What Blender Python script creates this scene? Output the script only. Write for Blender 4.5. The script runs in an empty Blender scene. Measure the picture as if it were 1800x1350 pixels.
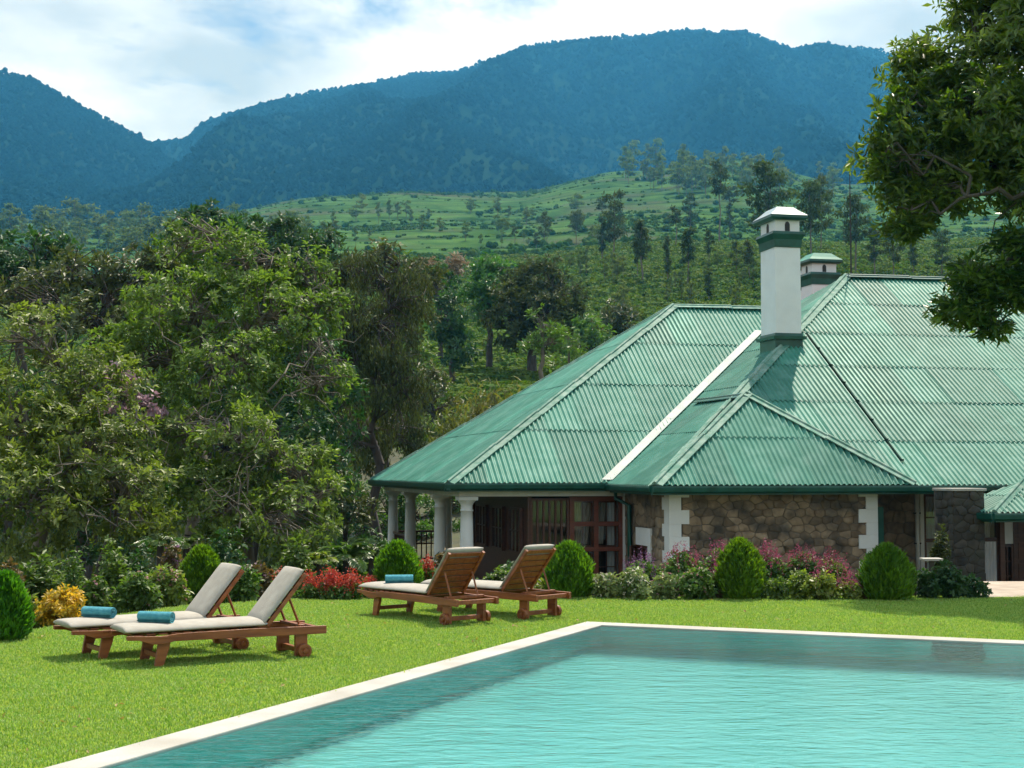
import bpy, bmesh, math, random
import numpy as np
from mathutils import Vector, Matrix

# ------------------------------------------------------------------ camera, sky, sun, exposure
S = bpy.context.scene
COL = S.collection
PI = math.pi
R = math.radians
CAM_H = 1.75
PITCH = math.atan(155 / 2550)
cam_data = bpy.data.cameras.new("camera")
cam_data.lens = 51.0
cam_data.sensor_width = 36.0
cam_data.clip_start = 0.1
cam_data.clip_end = 12000
cam = bpy.data.objects.new("camera", cam_data)
cam.location = (0, 0, CAM_H)
cam.rotation_euler = (PI / 2 + PITCH, 0, 0)
COL.objects.link(cam)
S.camera = cam

SUN_AZ = 18.0       # degrees right of the viewing axis
SUN_EL = 61.0
world = bpy.data.worlds.new("World")
S.world = world
world.use_nodes = True


def build_world():
    nt = world.node_tree
    nt.nodes.clear()
    N = nt.nodes.new
    L = nt.links.new
    out = N("ShaderNodeOutputWorld")
    sky = N("ShaderNodeTexSky")
    sky.sky_type = 'NISHITA'
    sky.sun_disc = False
    sky.sun_elevation = R(SUN_EL)
    sky.sun_rotation = R(SUN_AZ)
    sky.altitude = 1400
    sky.air_density = 1.0
    sky.dust_density = 1.2
    bg = N("ShaderNodeBackground")
    bg.inputs[1].default_value = 0.085
    L(sky.outputs[0], bg.inputs[0])
    tc = N("ShaderNodeTexCoord")
    sep = N("ShaderNodeSeparateXYZ")
    L(tc.outputs["Generated"], sep.inputs[0])
    zz = N("ShaderNodeMath"); zz.operation = 'MAXIMUM'; zz.inputs[1].default_value = 0.0
    L(sep.outputs[2], zz.inputs[0])
    za = N("ShaderNodeMath"); za.operation = 'ADD'; za.inputs[1].default_value = 0.16
    L(zz.outputs[0], za.inputs[0])
    dx = N("ShaderNodeMath"); dx.operation = 'DIVIDE'
    dy = N("ShaderNodeMath"); dy.operation = 'DIVIDE'
    L(sep.outputs[0], dx.inputs[0]); L(za.outputs[0], dx.inputs[1])
    L(sep.outputs[1], dy.inputs[0]); L(za.outputs[0], dy.inputs[1])
    cmb = N("ShaderNodeCombineXYZ")
    L(dx.outputs[0], cmb.inputs[0]); L(dy.outputs[0], cmb.inputs[1])
    mp = N("ShaderNodeMapping")
    mp.inputs["Location"].default_value = (3.57, 4.6, 4.0)
    L(cmb.outputs[0], mp.inputs[0])
    n1 = N("ShaderNodeTexNoise")
    n1.inputs["Scale"].default_value = 1.15
    n1.inputs["Detail"].default_value = 9
    n1.inputs["Roughness"].default_value = 0.62
    n1.inputs["Distortion"].default_value = 0.25
    L(mp.outputs[0], n1.inputs[0])
    cov = N("ShaderNodeValToRGB")
    cov.color_ramp.elements[0].position = 0.385
    cov.color_ramp.elements[1].position = 0.465
    L(n1.outputs[0], cov.inputs[0])
    # thickness variation of the cloud: thick parts are greyer
    n2 = N("ShaderNodeTexNoise")
    n2.inputs["Scale"].default_value = 2.3
    n2.inputs["Detail"].default_value = 9
    n2.inputs["Roughness"].default_value = 0.5
    mp2 = N("ShaderNodeMapping")
    mp2.inputs["Location"].default_value = (7.2, 2.1, 1.0)
    L(cmb.outputs[0], mp2.inputs[0]); L(mp2.outputs[0], n2.inputs[0])
    cc = N("ShaderNodeValToRGB")
    cc.color_ramp.elements[0].position = 0.36
    cc.color_ramp.elements[0].color = (0.47, 0.56, 0.65, 1)
    cc.color_ramp.elements[1].position = 0.56
    cc.color_ramp.elements[1].color = (0.86, 0.945, 1.02, 1)
    L(n2.outputs[0], cc.inputs[0])
    bgc = N("ShaderNodeBackground")
    bgc.inputs[1].default_value = 0.82
    L(cc.outputs[0], bgc.inputs[0])
    mix = N("ShaderNodeMixShader")
    L(cov.outputs[0], mix.inputs[0]); L(bg.outputs[0], mix.inputs[1]); L(bgc.outputs[0], mix.inputs[2])
    L(mix.outputs[0], out.inputs[0])


build_world()
sun_data = bpy.data.lights.new("sun", 'SUN')
sun_data.energy = 4.6
sun_data.angle = R(0.53)
sun_data.color = (1.0, 0.95, 0.86)
sun = bpy.data.objects.new("sun", sun_data)
SUN_DIR = Vector((math.sin(R(SUN_AZ)) * math.cos(R(SUN_EL)), math.cos(R(SUN_AZ)) * math.cos(R(SUN_EL)), math.sin(R(SUN_EL))))
sun.rotation_euler = SUN_DIR.to_track_quat('Z', 'Y').to_euler()
sun.location = (20, 60, 80)
COL.objects.link(sun)

S.view_settings.view_transform = 'Standard'
S.view_settings.look = 'None'
S.view_settings.exposure = 0.52
S.view_settings.gamma = 1.0
S.view_settings.use_curve_mapping = False
S.render.engine = 'CYCLES'
cy = S.cycles
cy.use_denoising = True
cy.max_bounces = 7
cy.diffuse_bounces = 3
cy.glossy_bounces = 3
cy.transmission_bounces = 4
cy.transparent_max_bounces = 12
cy.volume_bounces = 0
cy.caustics_reflective = False
cy.caustics_refractive = True
cy.sample_clamp_indirect = 6.0

rnd = random.Random(7)
rng = np.random.default_rng(7)


# ------------------------------------------------------------------ pixel <-> world (authoring units: 1800 x 1350)
def ray(px, py):
    cx = (px - 900) / 2550.0
    cyy = (675 - py) / 2550.0
    return Vector((cx, math.cos(PITCH) - cyy * math.sin(PITCH), math.sin(PITCH) + cyy * math.cos(PITCH)))


def at(px, py, depth):
    d = ray(px, py)
    return Vector((0, 0, CAM_H)) + d * (depth / d.y)


def on_z(px, py, z=0.0):
    d = ray(px, py)
    return Vector((0, 0, CAM_H)) + d * ((z - CAM_H) / d.z)


# ------------------------------------------------------------------ mesh helpers
def link(o, parent=None):
    COL.objects.link(o)
    if parent is not None:
        o.parent = parent
    return o


def mesh_obj(name, verts, faces, mat=None, parent=None, smooth=False, loc=None):
    me = bpy.data.meshes.new(name)
    me.from_pydata([tuple(v) for v in verts], [], faces)
    me.update()
    if smooth:
        me.polygons.foreach_set("use_smooth", [True] * len(me.polygons))
    if mat is not None:
        me.materials.append(mat)
    o = bpy.data.objects.new(name, me)
    if loc is not None:
        o.location = loc
    return link(o, parent)


def np_mesh(name, V, F, mat=None, parent=None, smooth=False, mats=None, midx=None):
    """V (n,3) array, F (m,k) int array with constant k"""
    me = bpy.data.meshes.new(name)
    V = np.asarray(V, dtype=np.float32); F = np.asarray(F, dtype=np.int32)
    m, k = F.shape
    me.vertices.add(len(V)); me.vertices.foreach_set("co", V.ravel())
    me.loops.add(m * k); me.loops.foreach_set("vertex_index", F.ravel())
    me.polygons.add(m)
    me.polygons.foreach_set("loop_start", np.arange(0, m * k, k, dtype=np.int32))
    me.polygons.foreach_set("loop_total", np.full(m, k, dtype=np.int32))
    if smooth:
        me.polygons.foreach_set("use_smooth", np.ones(m, dtype=bool))
    for mm in (mats or ([mat] if mat else [])):
        me.materials.append(mm)
    if midx is not None:
        me.polygons.foreach_set("material_index", np.asarray(midx, dtype=np.int32))
    me.update(calc_edges=True)
    o = bpy.data.objects.new(name, me)
    return link(o, parent)


def thing(name, label, cat, loc=(0, 0, 0), rotz=0.0, group=None):
    o = bpy.data.objects.new(name, None)
    o.empty_display_size = 0.2
    o.location = loc
    o.rotation_euler = (0, 0, rotz)
    link(o)
    return tag(o, label, cat, group)


def tag(o, label, cat, group=None):
    o["label"] = label
    o["category"] = cat
    if group:
        o["group"] = group
    return o


def kind(o, k, label=None):
    o["kind"] = k
    if label:
        o["label"] = label
    return o


class MB:
    """collects simple solids into one mesh"""
    def __init__(s):
        s.v = []; s.f = []

    def box(s, c, size, rot=None):
        n = len(s.v)
        hx, hy, hz = size[0] / 2, size[1] / 2, size[2] / 2
        for dx, dy, dz in ((-1, -1, -1), (1, -1, -1), (1, 1, -1), (-1, 1, -1), (-1, -1, 1), (1, -1, 1), (1, 1, 1), (-1, 1, 1)):
            p = Vector((dx * hx, dy * hy, dz * hz))
            if rot is not None:
                p = rot @ p
            s.v.append(p + Vector(c))
        for q in ((0, 3, 2, 1), (4, 5, 6, 7), (0, 1, 5, 4), (1, 2, 6, 5), (2, 3, 7, 6), (3, 0, 4, 7)):
            s.f.append(tuple(n + i for i in q))
        return s

    def span(s, lo, hi):
        return s.box([(a + b) / 2 for a, b in zip(lo, hi)], [abs(b - a) for a, b in zip(lo, hi)])

    def tube(s, pts, rad, sides=8, cap=True):
        pts = [Vector(p) for p in pts]
        if not isinstance(rad, (list, tuple)):
            rad = [rad] * len(pts)
        n0 = len(s.v)
        up = Vector((0, 0, 1))
        for i, p in enumerate(pts):
            t = (pts[min(i + 1, len(pts) - 1)] - pts[max(i - 1, 0)]).normalized()
            a = t.cross(up)
            if a.length < 0.05:
                a = t.cross(Vector((1, 0, 0)))
            a.normalize(); b = t.cross(a)
            for k in range(sides):
                an = 2 * PI * k / sides
                s.v.append(p + (a * math.cos(an) + b * math.sin(an)) * rad[i])
        for i in range(len(pts) - 1):
            for k in range(sides):
                k2 = (k + 1) % sides
                s.f.append((n0 + i * sides + k, n0 + i * sides + k2, n0 + (i + 1) * sides + k2, n0 + (i + 1) * sides + k))
        if cap:
            s.f.append(tuple(n0 + k for k in range(sides - 1, -1, -1)))
            e = n0 + (len(pts) - 1) * sides
            s.f.append(tuple(e + k for k in range(sides)))
        return s

    def lathe(s, prof, sides=20, c=(0, 0, 0)):
        n0 = len(s.v); c = Vector(c)
        for r, z in prof:
            for k in range(sides):
                a = 2 * PI * k / sides
                s.v.append(c + Vector((r * math.cos(a), r * math.sin(a), z)))
        m = len(prof)
        for i in range(m - 1):
            for k in range(sides):
                k2 = (k + 1) % sides
                s.f.append((n0 + i * sides + k, n0 + i * sides + k2, n0 + (i + 1) * sides + k2, n0 + (i + 1) * sides + k))
        s.f.append(tuple(n0 + k for k in range(sides - 1, -1, -1)))
        s.f.append(tuple(n0 + (m - 1) * sides + k for k in range(sides)))
        return s

    def prism(s, poly, d0, d1, frame):
        """poly: 2D points; frame(a, b, d) -> Vector"""
        n = len(s.v); k = len(poly)
        for a, b in poly: s.v.append(Vector(frame(a, b, d0)))
        for a, b in poly: s.v.append(Vector(frame(a, b, d1)))
        s.f.append(tuple(n + i for i in range(k - 1, -1, -1)))
        s.f.append(tuple(n + k + i for i in range(k)))
        for i in range(k):
            j = (i + 1) % k
            s.f.append((n + i, n + j, n + k + j, n + k + i))
        return s

    def build(s, name, mat, parent=None, bevel=0.0, smooth=False, loc=None):
        o = mesh_obj(name, s.v, s.f, mat, parent, smooth, loc)
        me = o.data
        bm = bmesh.new(); bm.from_mesh(me)
        bmesh.ops.recalc_face_normals(bm, faces=bm.faces)
        bm.to_mesh(me); bm.free()
        if bevel > 0:
            b = o.modifiers.new("bevel", 'BEVEL')
            b.width = bevel; b.segments = 2; b.limit_method = 'ANGLE'; b.angle_limit = R(40)
        return o


def copy_tree(o, parent=None):
    c = o.copy()
    COL.objects.link(c)
    c.parent = parent
    for ch in list(o.children):
        copy_tree(ch, c)
    return c


# ------------------------------------------------------------------ value noise
class VNoise:
    def __init__(s, seed):
        s.t = np.random.default_rng(seed).random((256, 256))

    def __call__(s, x, y):
        x = np.asarray(x, float); y = np.asarray(y, float)
        xi = np.floor(x).astype(int); yi = np.floor(y).astype(int)
        fx = x - xi; fy = y - yi
        fx = fx * fx * (3 - 2 * fx); fy = fy * fy * (3 - 2 * fy)
        g = lambda a, b: s.t[a & 255, b & 255]
        return (g(xi, yi) * (1 - fx) + g(xi + 1, yi) * fx) * (1 - fy) + (g(xi, yi + 1) * (1 - fx) + g(xi + 1, yi + 1) * fx) * fy

    def fbm(s, x, y, o=4):
        r = 0; a = 0.5
        for i in range(o):
            r = r + a * (s(x * 2 ** i + 17 * i, y * 2 ** i + 31 * i) - 0.5) * 2
            a *= 0.5
        return r


VN = VNoise(3)


# ------------------------------------------------------------------ materials
def new_mat(name):
    m = bpy.data.materials.new(name)
    m.use_nodes = True
    m.node_tree.nodes.clear()
    return m


def surf(name, c1, c2=None, scale=6.0, rough=0.6, bump=0.0, bscale=40.0, spec=0.5, stretch=(1, 1, 1), detail=5, metallic=0.0, coords="Object", lo=0.35, hi=0.65, island=0.0, c3=None, s3=1.0):
    """noise-mixed diffuse/gloss surface with fine bump"""
    m = new_mat(name)
    nt = m.node_tree; N = nt.nodes.new; L = nt.links.new
    out = N("ShaderNodeOutputMaterial")
    p = N("ShaderNodeBsdfPrincipled")
    L(p.outputs[0], out.inputs[0])
    p.inputs["Roughness"].default_value = rough
    p.inputs["Specular IOR Level"].default_value = spec
    p.inputs["Metallic"].default_value = metallic
    tc = N("ShaderNodeTexCoord")
    mp = N("ShaderNodeMapping"); mp.inputs["Scale"].default_value = stretch
    L(tc.outputs[coords], mp.inputs[0])
    col = None
    if c2 is not None:
        n = N("ShaderNodeTexNoise"); n.inputs["Scale"].default_value = scale; n.inputs["Detail"].default_value = detail
        L(mp.outputs[0], n.inputs[0])
        cr = N("ShaderNodeValToRGB")
        cr.color_ramp.elements[0].position = lo; cr.color_ramp.elements[0].color = (*c1, 1)
        cr.color_ramp.elements[1].position = hi; cr.color_ramp.elements[1].color = (*c2, 1)
        L(n.outputs[0], cr.inputs[0])
        col = cr.outputs[0]
        if c3 is not None:
            n3 = N("ShaderNodeTexNoise"); n3.inputs["Scale"].default_value = s3; n3.inputs["Detail"].default_value = 6
            L(mp.outputs[0], n3.inputs[0])
            r3 = N("ShaderNodeValToRGB"); r3.color_ramp.elements[0].position = 0.48; r3.color_ramp.elements[1].position = 0.68
            L(n3.outputs[0], r3.inputs[0])
            mx = N("ShaderNodeMixRGB"); mx.inputs[2].default_value = (*c3, 1)
            L(r3.outputs[0], mx.inputs[0]); L(col, mx.inputs[1])
            col = mx.outputs[0]
        if island > 0:
            g = N("ShaderNodeObjectInfo")
            hv = N("ShaderNodeHueSaturation")
            mr = N("ShaderNodeMapRange"); mr.inputs[3].default_value = 1 - island; mr.inputs[4].default_value = 1 + island
            L(g.outputs["Random"], mr.inputs[0]); L(mr.outputs[0], hv.inputs["Value"])
            L(col, hv.inputs["Color"]); col = hv.outputs[0]
        L(col, p.inputs["Base Color"])
    else:
        p.inputs["Base Color"].default_value = (*c1, 1)
    if bump > 0:
        nb = N("ShaderNodeTexNoise"); nb.inputs["Scale"].default_value = bscale; nb.inputs["Detail"].default_value = 4
        L(mp.outputs[0], nb.inputs[0])
        b = N("ShaderNodeBump"); b.inputs["Strength"].default_value = bump; b.inputs["Distance"].default_value = 0.02
        L(nb.outputs[0], b.inputs["Height"]); L(b.outputs[0], p.inputs["Normal"])
    return m


def leafmat(name, c1, c2, trans=0.35, rough=0.45, scale=0.8, tcol=None, spec=0.5, hue=0.02):
    """leaf: gloss on both sides plus light through the blade; hue varies per leaf and by noise through the plant"""
    m = new_mat(name)
    nt = m.node_tree; N = nt.nodes.new; L = nt.links.new
    out = N("ShaderNodeOutputMaterial")
    p = N("ShaderNodeBsdfPrincipled")
    p.inputs["Roughness"].default_value = rough
    p.inputs["Specular IOR Level"].default_value = spec
    g = N("ShaderNodeNewGeometry")
    tc = N("ShaderNodeTexCoord")
    n = N("ShaderNodeTexNoise"); n.inputs["Scale"].default_value = scale; n.inputs["Detail"].default_value = 3
    L(tc.outputs["Object"], n.inputs[0])
    ad = N("ShaderNodeMath"); ad.operation = 'ADD'
    L(n.outputs[0], ad.inputs[0])
    mr = N("ShaderNodeMapRange"); mr.inputs[3].default_value = -0.22; mr.inputs[4].default_value = 0.22
    L(g.outputs["Random Per Island"], mr.inputs[0]); L(mr.outputs[0], ad.inputs[1])
    cr = N("ShaderNodeValToRGB")
    cr.color_ramp.elements[0].position = 0.3; cr.color_ramp.elements[0].color = (*c1, 1)
    cr.color_ramp.elements[1].position = 0.72; cr.color_ramp.elements[1].color = (*c2, 1)
    L(ad.outputs[0], cr.inputs[0])
    hs = N("ShaderNodeHueSaturation")
    mh = N("ShaderNodeMapRange"); mh.inputs[3].default_value = 0.5 - hue; mh.inputs[4].default_value = 0.5 + hue
    oi = N("ShaderNodeObjectInfo"); L(oi.outputs["Random"], mh.inputs[0]); L(mh.outputs[0], hs.inputs["Hue"])
    L(cr.outputs[0], hs.inputs["Color"])
    L(hs.outputs[0], p.inputs["Base Color"])
    t = N("ShaderNodeBsdfTranslucent")
    mul = N("ShaderNodeMixRGB"); mul.blend_type = 'MULTIPLY'; mul.inputs[0].default_value = 1.0
    mul.inputs[2].default_value = (*(tcol or (1.7, 1.9, 0.7)), 1)
    L(hs.outputs[0], mul.inputs[1]); L(mul.outputs[0], t.inputs[0])
    mx = N("ShaderNodeMixShader"); mx.inputs[0].default_value = trans
    L(p.outputs[0], mx.inputs[1]); L(t.outputs[0], mx.inputs[2])
    L(mx.outputs[0], out.inputs[0])
    return m


def glass_mat(name, tint, rough=0.03):
    m = new_mat(name)
    nt = m.node_tree; N = nt.nodes.new; L = nt.links.new
    out = N("ShaderNodeOutputMaterial")
    tr = N("ShaderNodeBsdfTransparent"); tr.inputs[0].default_value = (*tint, 1)
    gl = N("ShaderNodeBsdfGlossy"); gl.inputs["Roughness"].default_value = rough
    fr = N("ShaderNodeFresnel"); fr.inputs[0].default_value = 1.5
    ad = N("ShaderNodeMath"); ad.operation = 'ADD'; ad.inputs[1].default_value = 0.06
    L(fr.outputs[0], ad.inputs[0])
    mx = N("ShaderNodeMixShader")
    L(ad.outputs[0], mx.inputs[0]); L(tr.outputs[0], mx.inputs[1]); L(gl.outputs[0], mx.inputs[2])
    L(mx.outputs[0], out.inputs[0])
    return m


M = {}
M["white"] = surf("white_paint", (0.84, 0.86, 0.87), (0.77, 0.79, 0.80), scale=2.5, rough=0.6, bump=0.1, bscale=30, lo=0.3, hi=0.7)
M["white_wood"] = surf("white_woodwork", (0.74, 0.75, 0.72), (0.62, 0.63, 0.58), scale=3, rough=0.5)
M["green_trim"] = surf("dark_green_paint", (0.004, 0.062, 0.045), (0.010, 0.10, 0.075), scale=4, rough=0.38, bump=0.05)
M["roof_green"] = surf("green_roof_paint", (0.034, 0.185, 0.132), (0.065, 0.255, 0.190), scale=1.3, rough=0.52, spec=0.28, bump=0.10, bscale=25, stretch=(1, 1, 1), island=0.20, lo=0.3, hi=0.72, c3=(0.095, 0.265, 0.205), s3=2.6)
M["ridge"] = surf("weathered_ridge_paint", (0.075, 0.22, 0.165), (0.24, 0.36, 0.30), scale=5, rough=0.7, spec=0.2, bump=0.2, island=0.1)
M["flashing"] = surf("pale_valley_metal", (0.46, 0.50, 0.48), (0.58, 0.61, 0.58), scale=3, rough=0.6, spec=0.2, bump=0.05)
M["capmetal"] = surf("cap_metal", (0.40, 0.46, 0.44), (0.55, 0.6, 0.58), scale=6, rough=0.28, metallic=0.7)
M["stone"] = surf("rubble_stone", (0.175, 0.125, 0.082), (0.31, 0.235, 0.16), scale=5, rough=0.85, bump=0.6, bscale=14, island=0.38, c3=(0.07, 0.062, 0.05), s3=2.2)
M["stone_dark_shaded"] = surf("dark_shaded_stone", (0.022, 0.021, 0.018), (0.07, 0.062, 0.05), scale=4, rough=0.85, bump=0.6, bscale=14, island=0.35, c3=(0.035, 0.04, 0.028), s3=3)  # dark stone, deepened further so the pillar carries the tree's shade in its colour
M["mortar"] = surf("mortar", (0.10, 0.09, 0.075), (0.17, 0.15, 0.125), scale=9, rough=0.9, bump=0.4, bscale=30)
M["teak"] = surf("teak", (0.175, 0.046, 0.013), (0.30, 0.095, 0.027), scale=3, rough=0.42, bump=0.12, bscale=60, stretch=(1, 9, 9), island=0.12)
M["dark_wood"] = surf("dark_timber", (0.055, 0.017, 0.009), (0.10, 0.035, 0.018), scale=4, rough=0.4, stretch=(1, 1, 6), island=0.15)
M["red_timber"] = surf("red_brown_timber", (0.13, 0.035, 0.018), (0.19, 0.055, 0.028), scale=4, rough=0.4, stretch=(1, 1, 6))
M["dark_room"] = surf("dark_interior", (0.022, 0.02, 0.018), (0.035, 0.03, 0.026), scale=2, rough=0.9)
M["cushion"] = surf("cushion_fabric", (0.34, 0.318, 0.275), (0.40, 0.378, 0.33), scale=9, rough=0.9, bump=0.25, bscale=160)
M["towel"] = surf("blue_towel", (0.06, 0.32, 0.42), (0.11, 0.43, 0.52), scale=20, rough=0.95, bump=0.8, bscale=220)
M["curtain"] = surf("curtain_fabric", (0.80, 0.82, 0.84), (0.7, 0.72, 0.75), scale=3, rough=0.9)
M["curtain_tan"] = surf("tan_curtain_fabric", (0.42, 0.38, 0.30), (0.34, 0.30, 0.24), scale=3, rough=0.9)
M["glass"] = glass_mat("window_glass", (0.85, 0.9, 0.9))
M["seam"] = surf("seam_sealant", (0.012, 0.035, 0.028), (0.02, 0.05, 0.04), scale=6, rough=0.95, spec=0.05)
M["black"] = surf("black_metal", (0.012, 0.014, 0.014), rough=0.5)
M["bark"] = surf("bark", (0.10, 0.082, 0.062), (0.20, 0.175, 0.14), scale=6, rough=0.85, bump=0.6, bscale=18, stretch=(1, 1, 0.3))
M["bark_dark"] = surf("dark_bark", (0.035, 0.03, 0.024), (0.075, 0.062, 0.05), scale=6, rough=0.85, bump=0.6, bscale=18, stretch=(1, 1, 0.3))
M["bark_pale"] = surf("pale_bark", (0.30, 0.27, 0.23), (0.42, 0.39, 0.34), scale=6, rough=0.8)
M["coping"] = surf("coping_stone", (0.36, 0.352, 0.32), (0.44, 0.43, 0.395), scale=3, rough=0.75, bump=0.15, bscale=60, c3=(0.33, 0.31, 0.27), s3=1.2)
M["paving"] = surf("paving_stone", (0.30, 0.24, 0.19), (0.42, 0.35, 0.28), scale=3, rough=0.85, bump=0.2)

# ------------------------------------------------------------------ terrain
LAWN_EDGE_X = [-30, -12, -7, -5.6, -5.1, -4.3, -3, 0, 6, 9.0, 10, 14, 30]
LAWN_EDGE_Y = [9, 12.5, 13.6, 14.7, 16.6, 18.8, 19.7, 20.1, 20.2, 20.2, 21.2, 21.6, 21.6]


def lawn_edge(x):
    return np.interp(x, LAWN_EDGE_X, LAWN_EDGE_Y)


def sst(a, b, x):
    t = np.clip((np.asarray(x, float) - a) / (b - a), 0, 1)
    return t * t * (3 - 2 * t)


HR = [60, 75, 95, 120, 180, 280, 400, 600, 900, 1150]
HC = [-1500, 0, 300, 600, 750, 900, 1100, 1300, 1500, 1700, 2600]
HY = np.array([
    # apparent height line (photo rows) of the ground at each distance, one row of numbers per photo column above
    [960, 870, 780, 700, 600, 540, 490, 445, 405, 400],
    [960, 870, 780, 700, 600, 530, 480, 440, 405, 395],
    [960, 870, 780, 700, 600, 520, 470, 430, 392, 385],
    [930, 820, 740, 680, 590, 510, 455, 405, 350, 352],
    [900, 790, 710, 655, 580, 500, 445, 395, 340, 352],
    [900, 790, 710, 650, 565, 480, 430, 388, 338, 345],
    [900, 790, 710, 650, 550, 455, 425, 372, 300, 305],
    [900, 790, 710, 650, 540, 436, 432, 360, 276, 285],
    [900, 790, 710, 650, 540, 434, 440, 395, 325, 330],
    [900, 790, 710, 650, 540, 436, 440, 390, 322, 320],
    [900, 790, 710, 650, 560, 450, 440, 400, 340, 330]], float)
HZ = CAM_H + (830 - HY) / 2550.0 * np.array(HR)[None, :]


def hill_z(x, y):
    """height of the slopes beyond the garden"""
    x = np.asarray(x, float); y = np.maximum(np.asarray(y, float), 1.0)
    px = 900 + 2550 * x / y
    shape = np.broadcast(x, y).shape
    px = np.broadcast_to(px, shape).ravel(); yy = np.broadcast_to(y, shape).ravel(); xx = np.broadcast_to(x, shape).ravel()
    ci = np.clip(np.searchsorted(HC, px) - 1, 0, len(HC) - 2)
    cf = np.clip((px - np.array(HC)[ci]) / (np.array(HC)[ci + 1] - np.array(HC)[ci]), 0, 1)
    cf = cf * cf * (3 - 2 * cf)
    ly = np.log(np.clip(yy, HR[0], HR[-1])); lr = np.log(HR)
    ri = np.clip(np.searchsorted(lr, ly) - 1, 0, len(HR) - 2)
    rf = np.clip((ly - lr[ri]) / (lr[ri + 1] - lr[ri]), 0, 1)
    z = (HZ[ci, ri] * (1 - rf) + HZ[ci, ri + 1] * rf) * (1 - cf) + (HZ[ci + 1, ri] * (1 - rf) + HZ[ci + 1, ri + 1] * rf) * cf
    amp = np.interp(yy, [60, 90, 300, 900], [0.0, 0.4, 2.2, 7.0])
    z = z + amp * VN.fbm(xx / np.interp(yy, [60, 900], [18, 150]) + 5, yy / np.interp(yy, [60, 900], [22, 190]) + 9, 3)
    return z.reshape(shape)


def near_z(x, y):
    x = np.asarray(x, float); y = np.asarray(y, float)
    d = y - lawn_edge(x)
    z = -1.15 * sst(0, 9, d) - 1.6 * sst(2, 16, d) * sst(-1.5, -7, x)
    z = z + 0.10 * VN.fbm(x * 0.5, y * 0.5, 3) * sst(1, 4, d)
    t = sst(40, 62, y)
    return z * (1 - t) + hill_z(x, np.maximum(y, 60)) * t


def ground_z(x, y):
    y = np.asarray(y, float)
    return np.where(y < 62, near_z(x, y), hill_z(x, y))


def gz(x, y):
    return float(ground_z(np.array([float(x)]), np.array([float(y)]))[0])


def on_ground(px, py, d0=60.0, d1=1140.0):
    """first point along the view ray through the pixel where the slope is met"""
    ys = np.exp(np.linspace(math.log(d0), math.log(d1), 700))
    xs = (px - 900) / 2550.0 * ys
    z = ground_z(xs, ys)
    app = 830 - (z - CAM_H) / ys * 2550
    k = np.nonzero(app <= py)[0]
    i = int(k[0]) if len(k) else int(np.argmin(app))
    return Vector((xs[i], ys[i], z[i]))


def grid_obj(name, X, Y, Z, mat, keep=None, smooth=True):
    n, m = X.shape
    V = np.stack([X.ravel(), Y.ravel(), Z.ravel()], 1)
    i, j = np.meshgrid(np.arange(n - 1), np.arange(m - 1), indexing="ij")
    a = i * m + j
    F = np.stack([a, a + m, a + m + 1, a + 1], -1).reshape(-1, 4)
    if keep is not None:
        F = F[keep.ravel()]
        used = np.unique(F); remap = np.full(len(V), -1); remap[used] = np.arange(len(used))
        V = V[used]; F = remap[F]
    return np_mesh(name, V, F, mat, smooth=smooth)


M["soil"] = surf("garden_soil", (0.035, 0.042, 0.018), (0.075, 0.075, 0.035), scale=1.2, rough=0.95, bump=0.6, bscale=6, c3=(0.05, 0.075, 0.02), s3=0.4)
M["valley"] = surf("valley_grass", (0.04, 0.07, 0.02), (0.08, 0.11, 0.035), scale=0.02, rough=0.95)
M["lawn"] = surf("lawn_turf", (0.085, 0.165, 0.026), (0.14, 0.225, 0.045), scale=1.4, rough=0.8, bump=0.7, bscale=55, c3=(0.15, 0.175, 0.045), s3=0.8)


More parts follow.
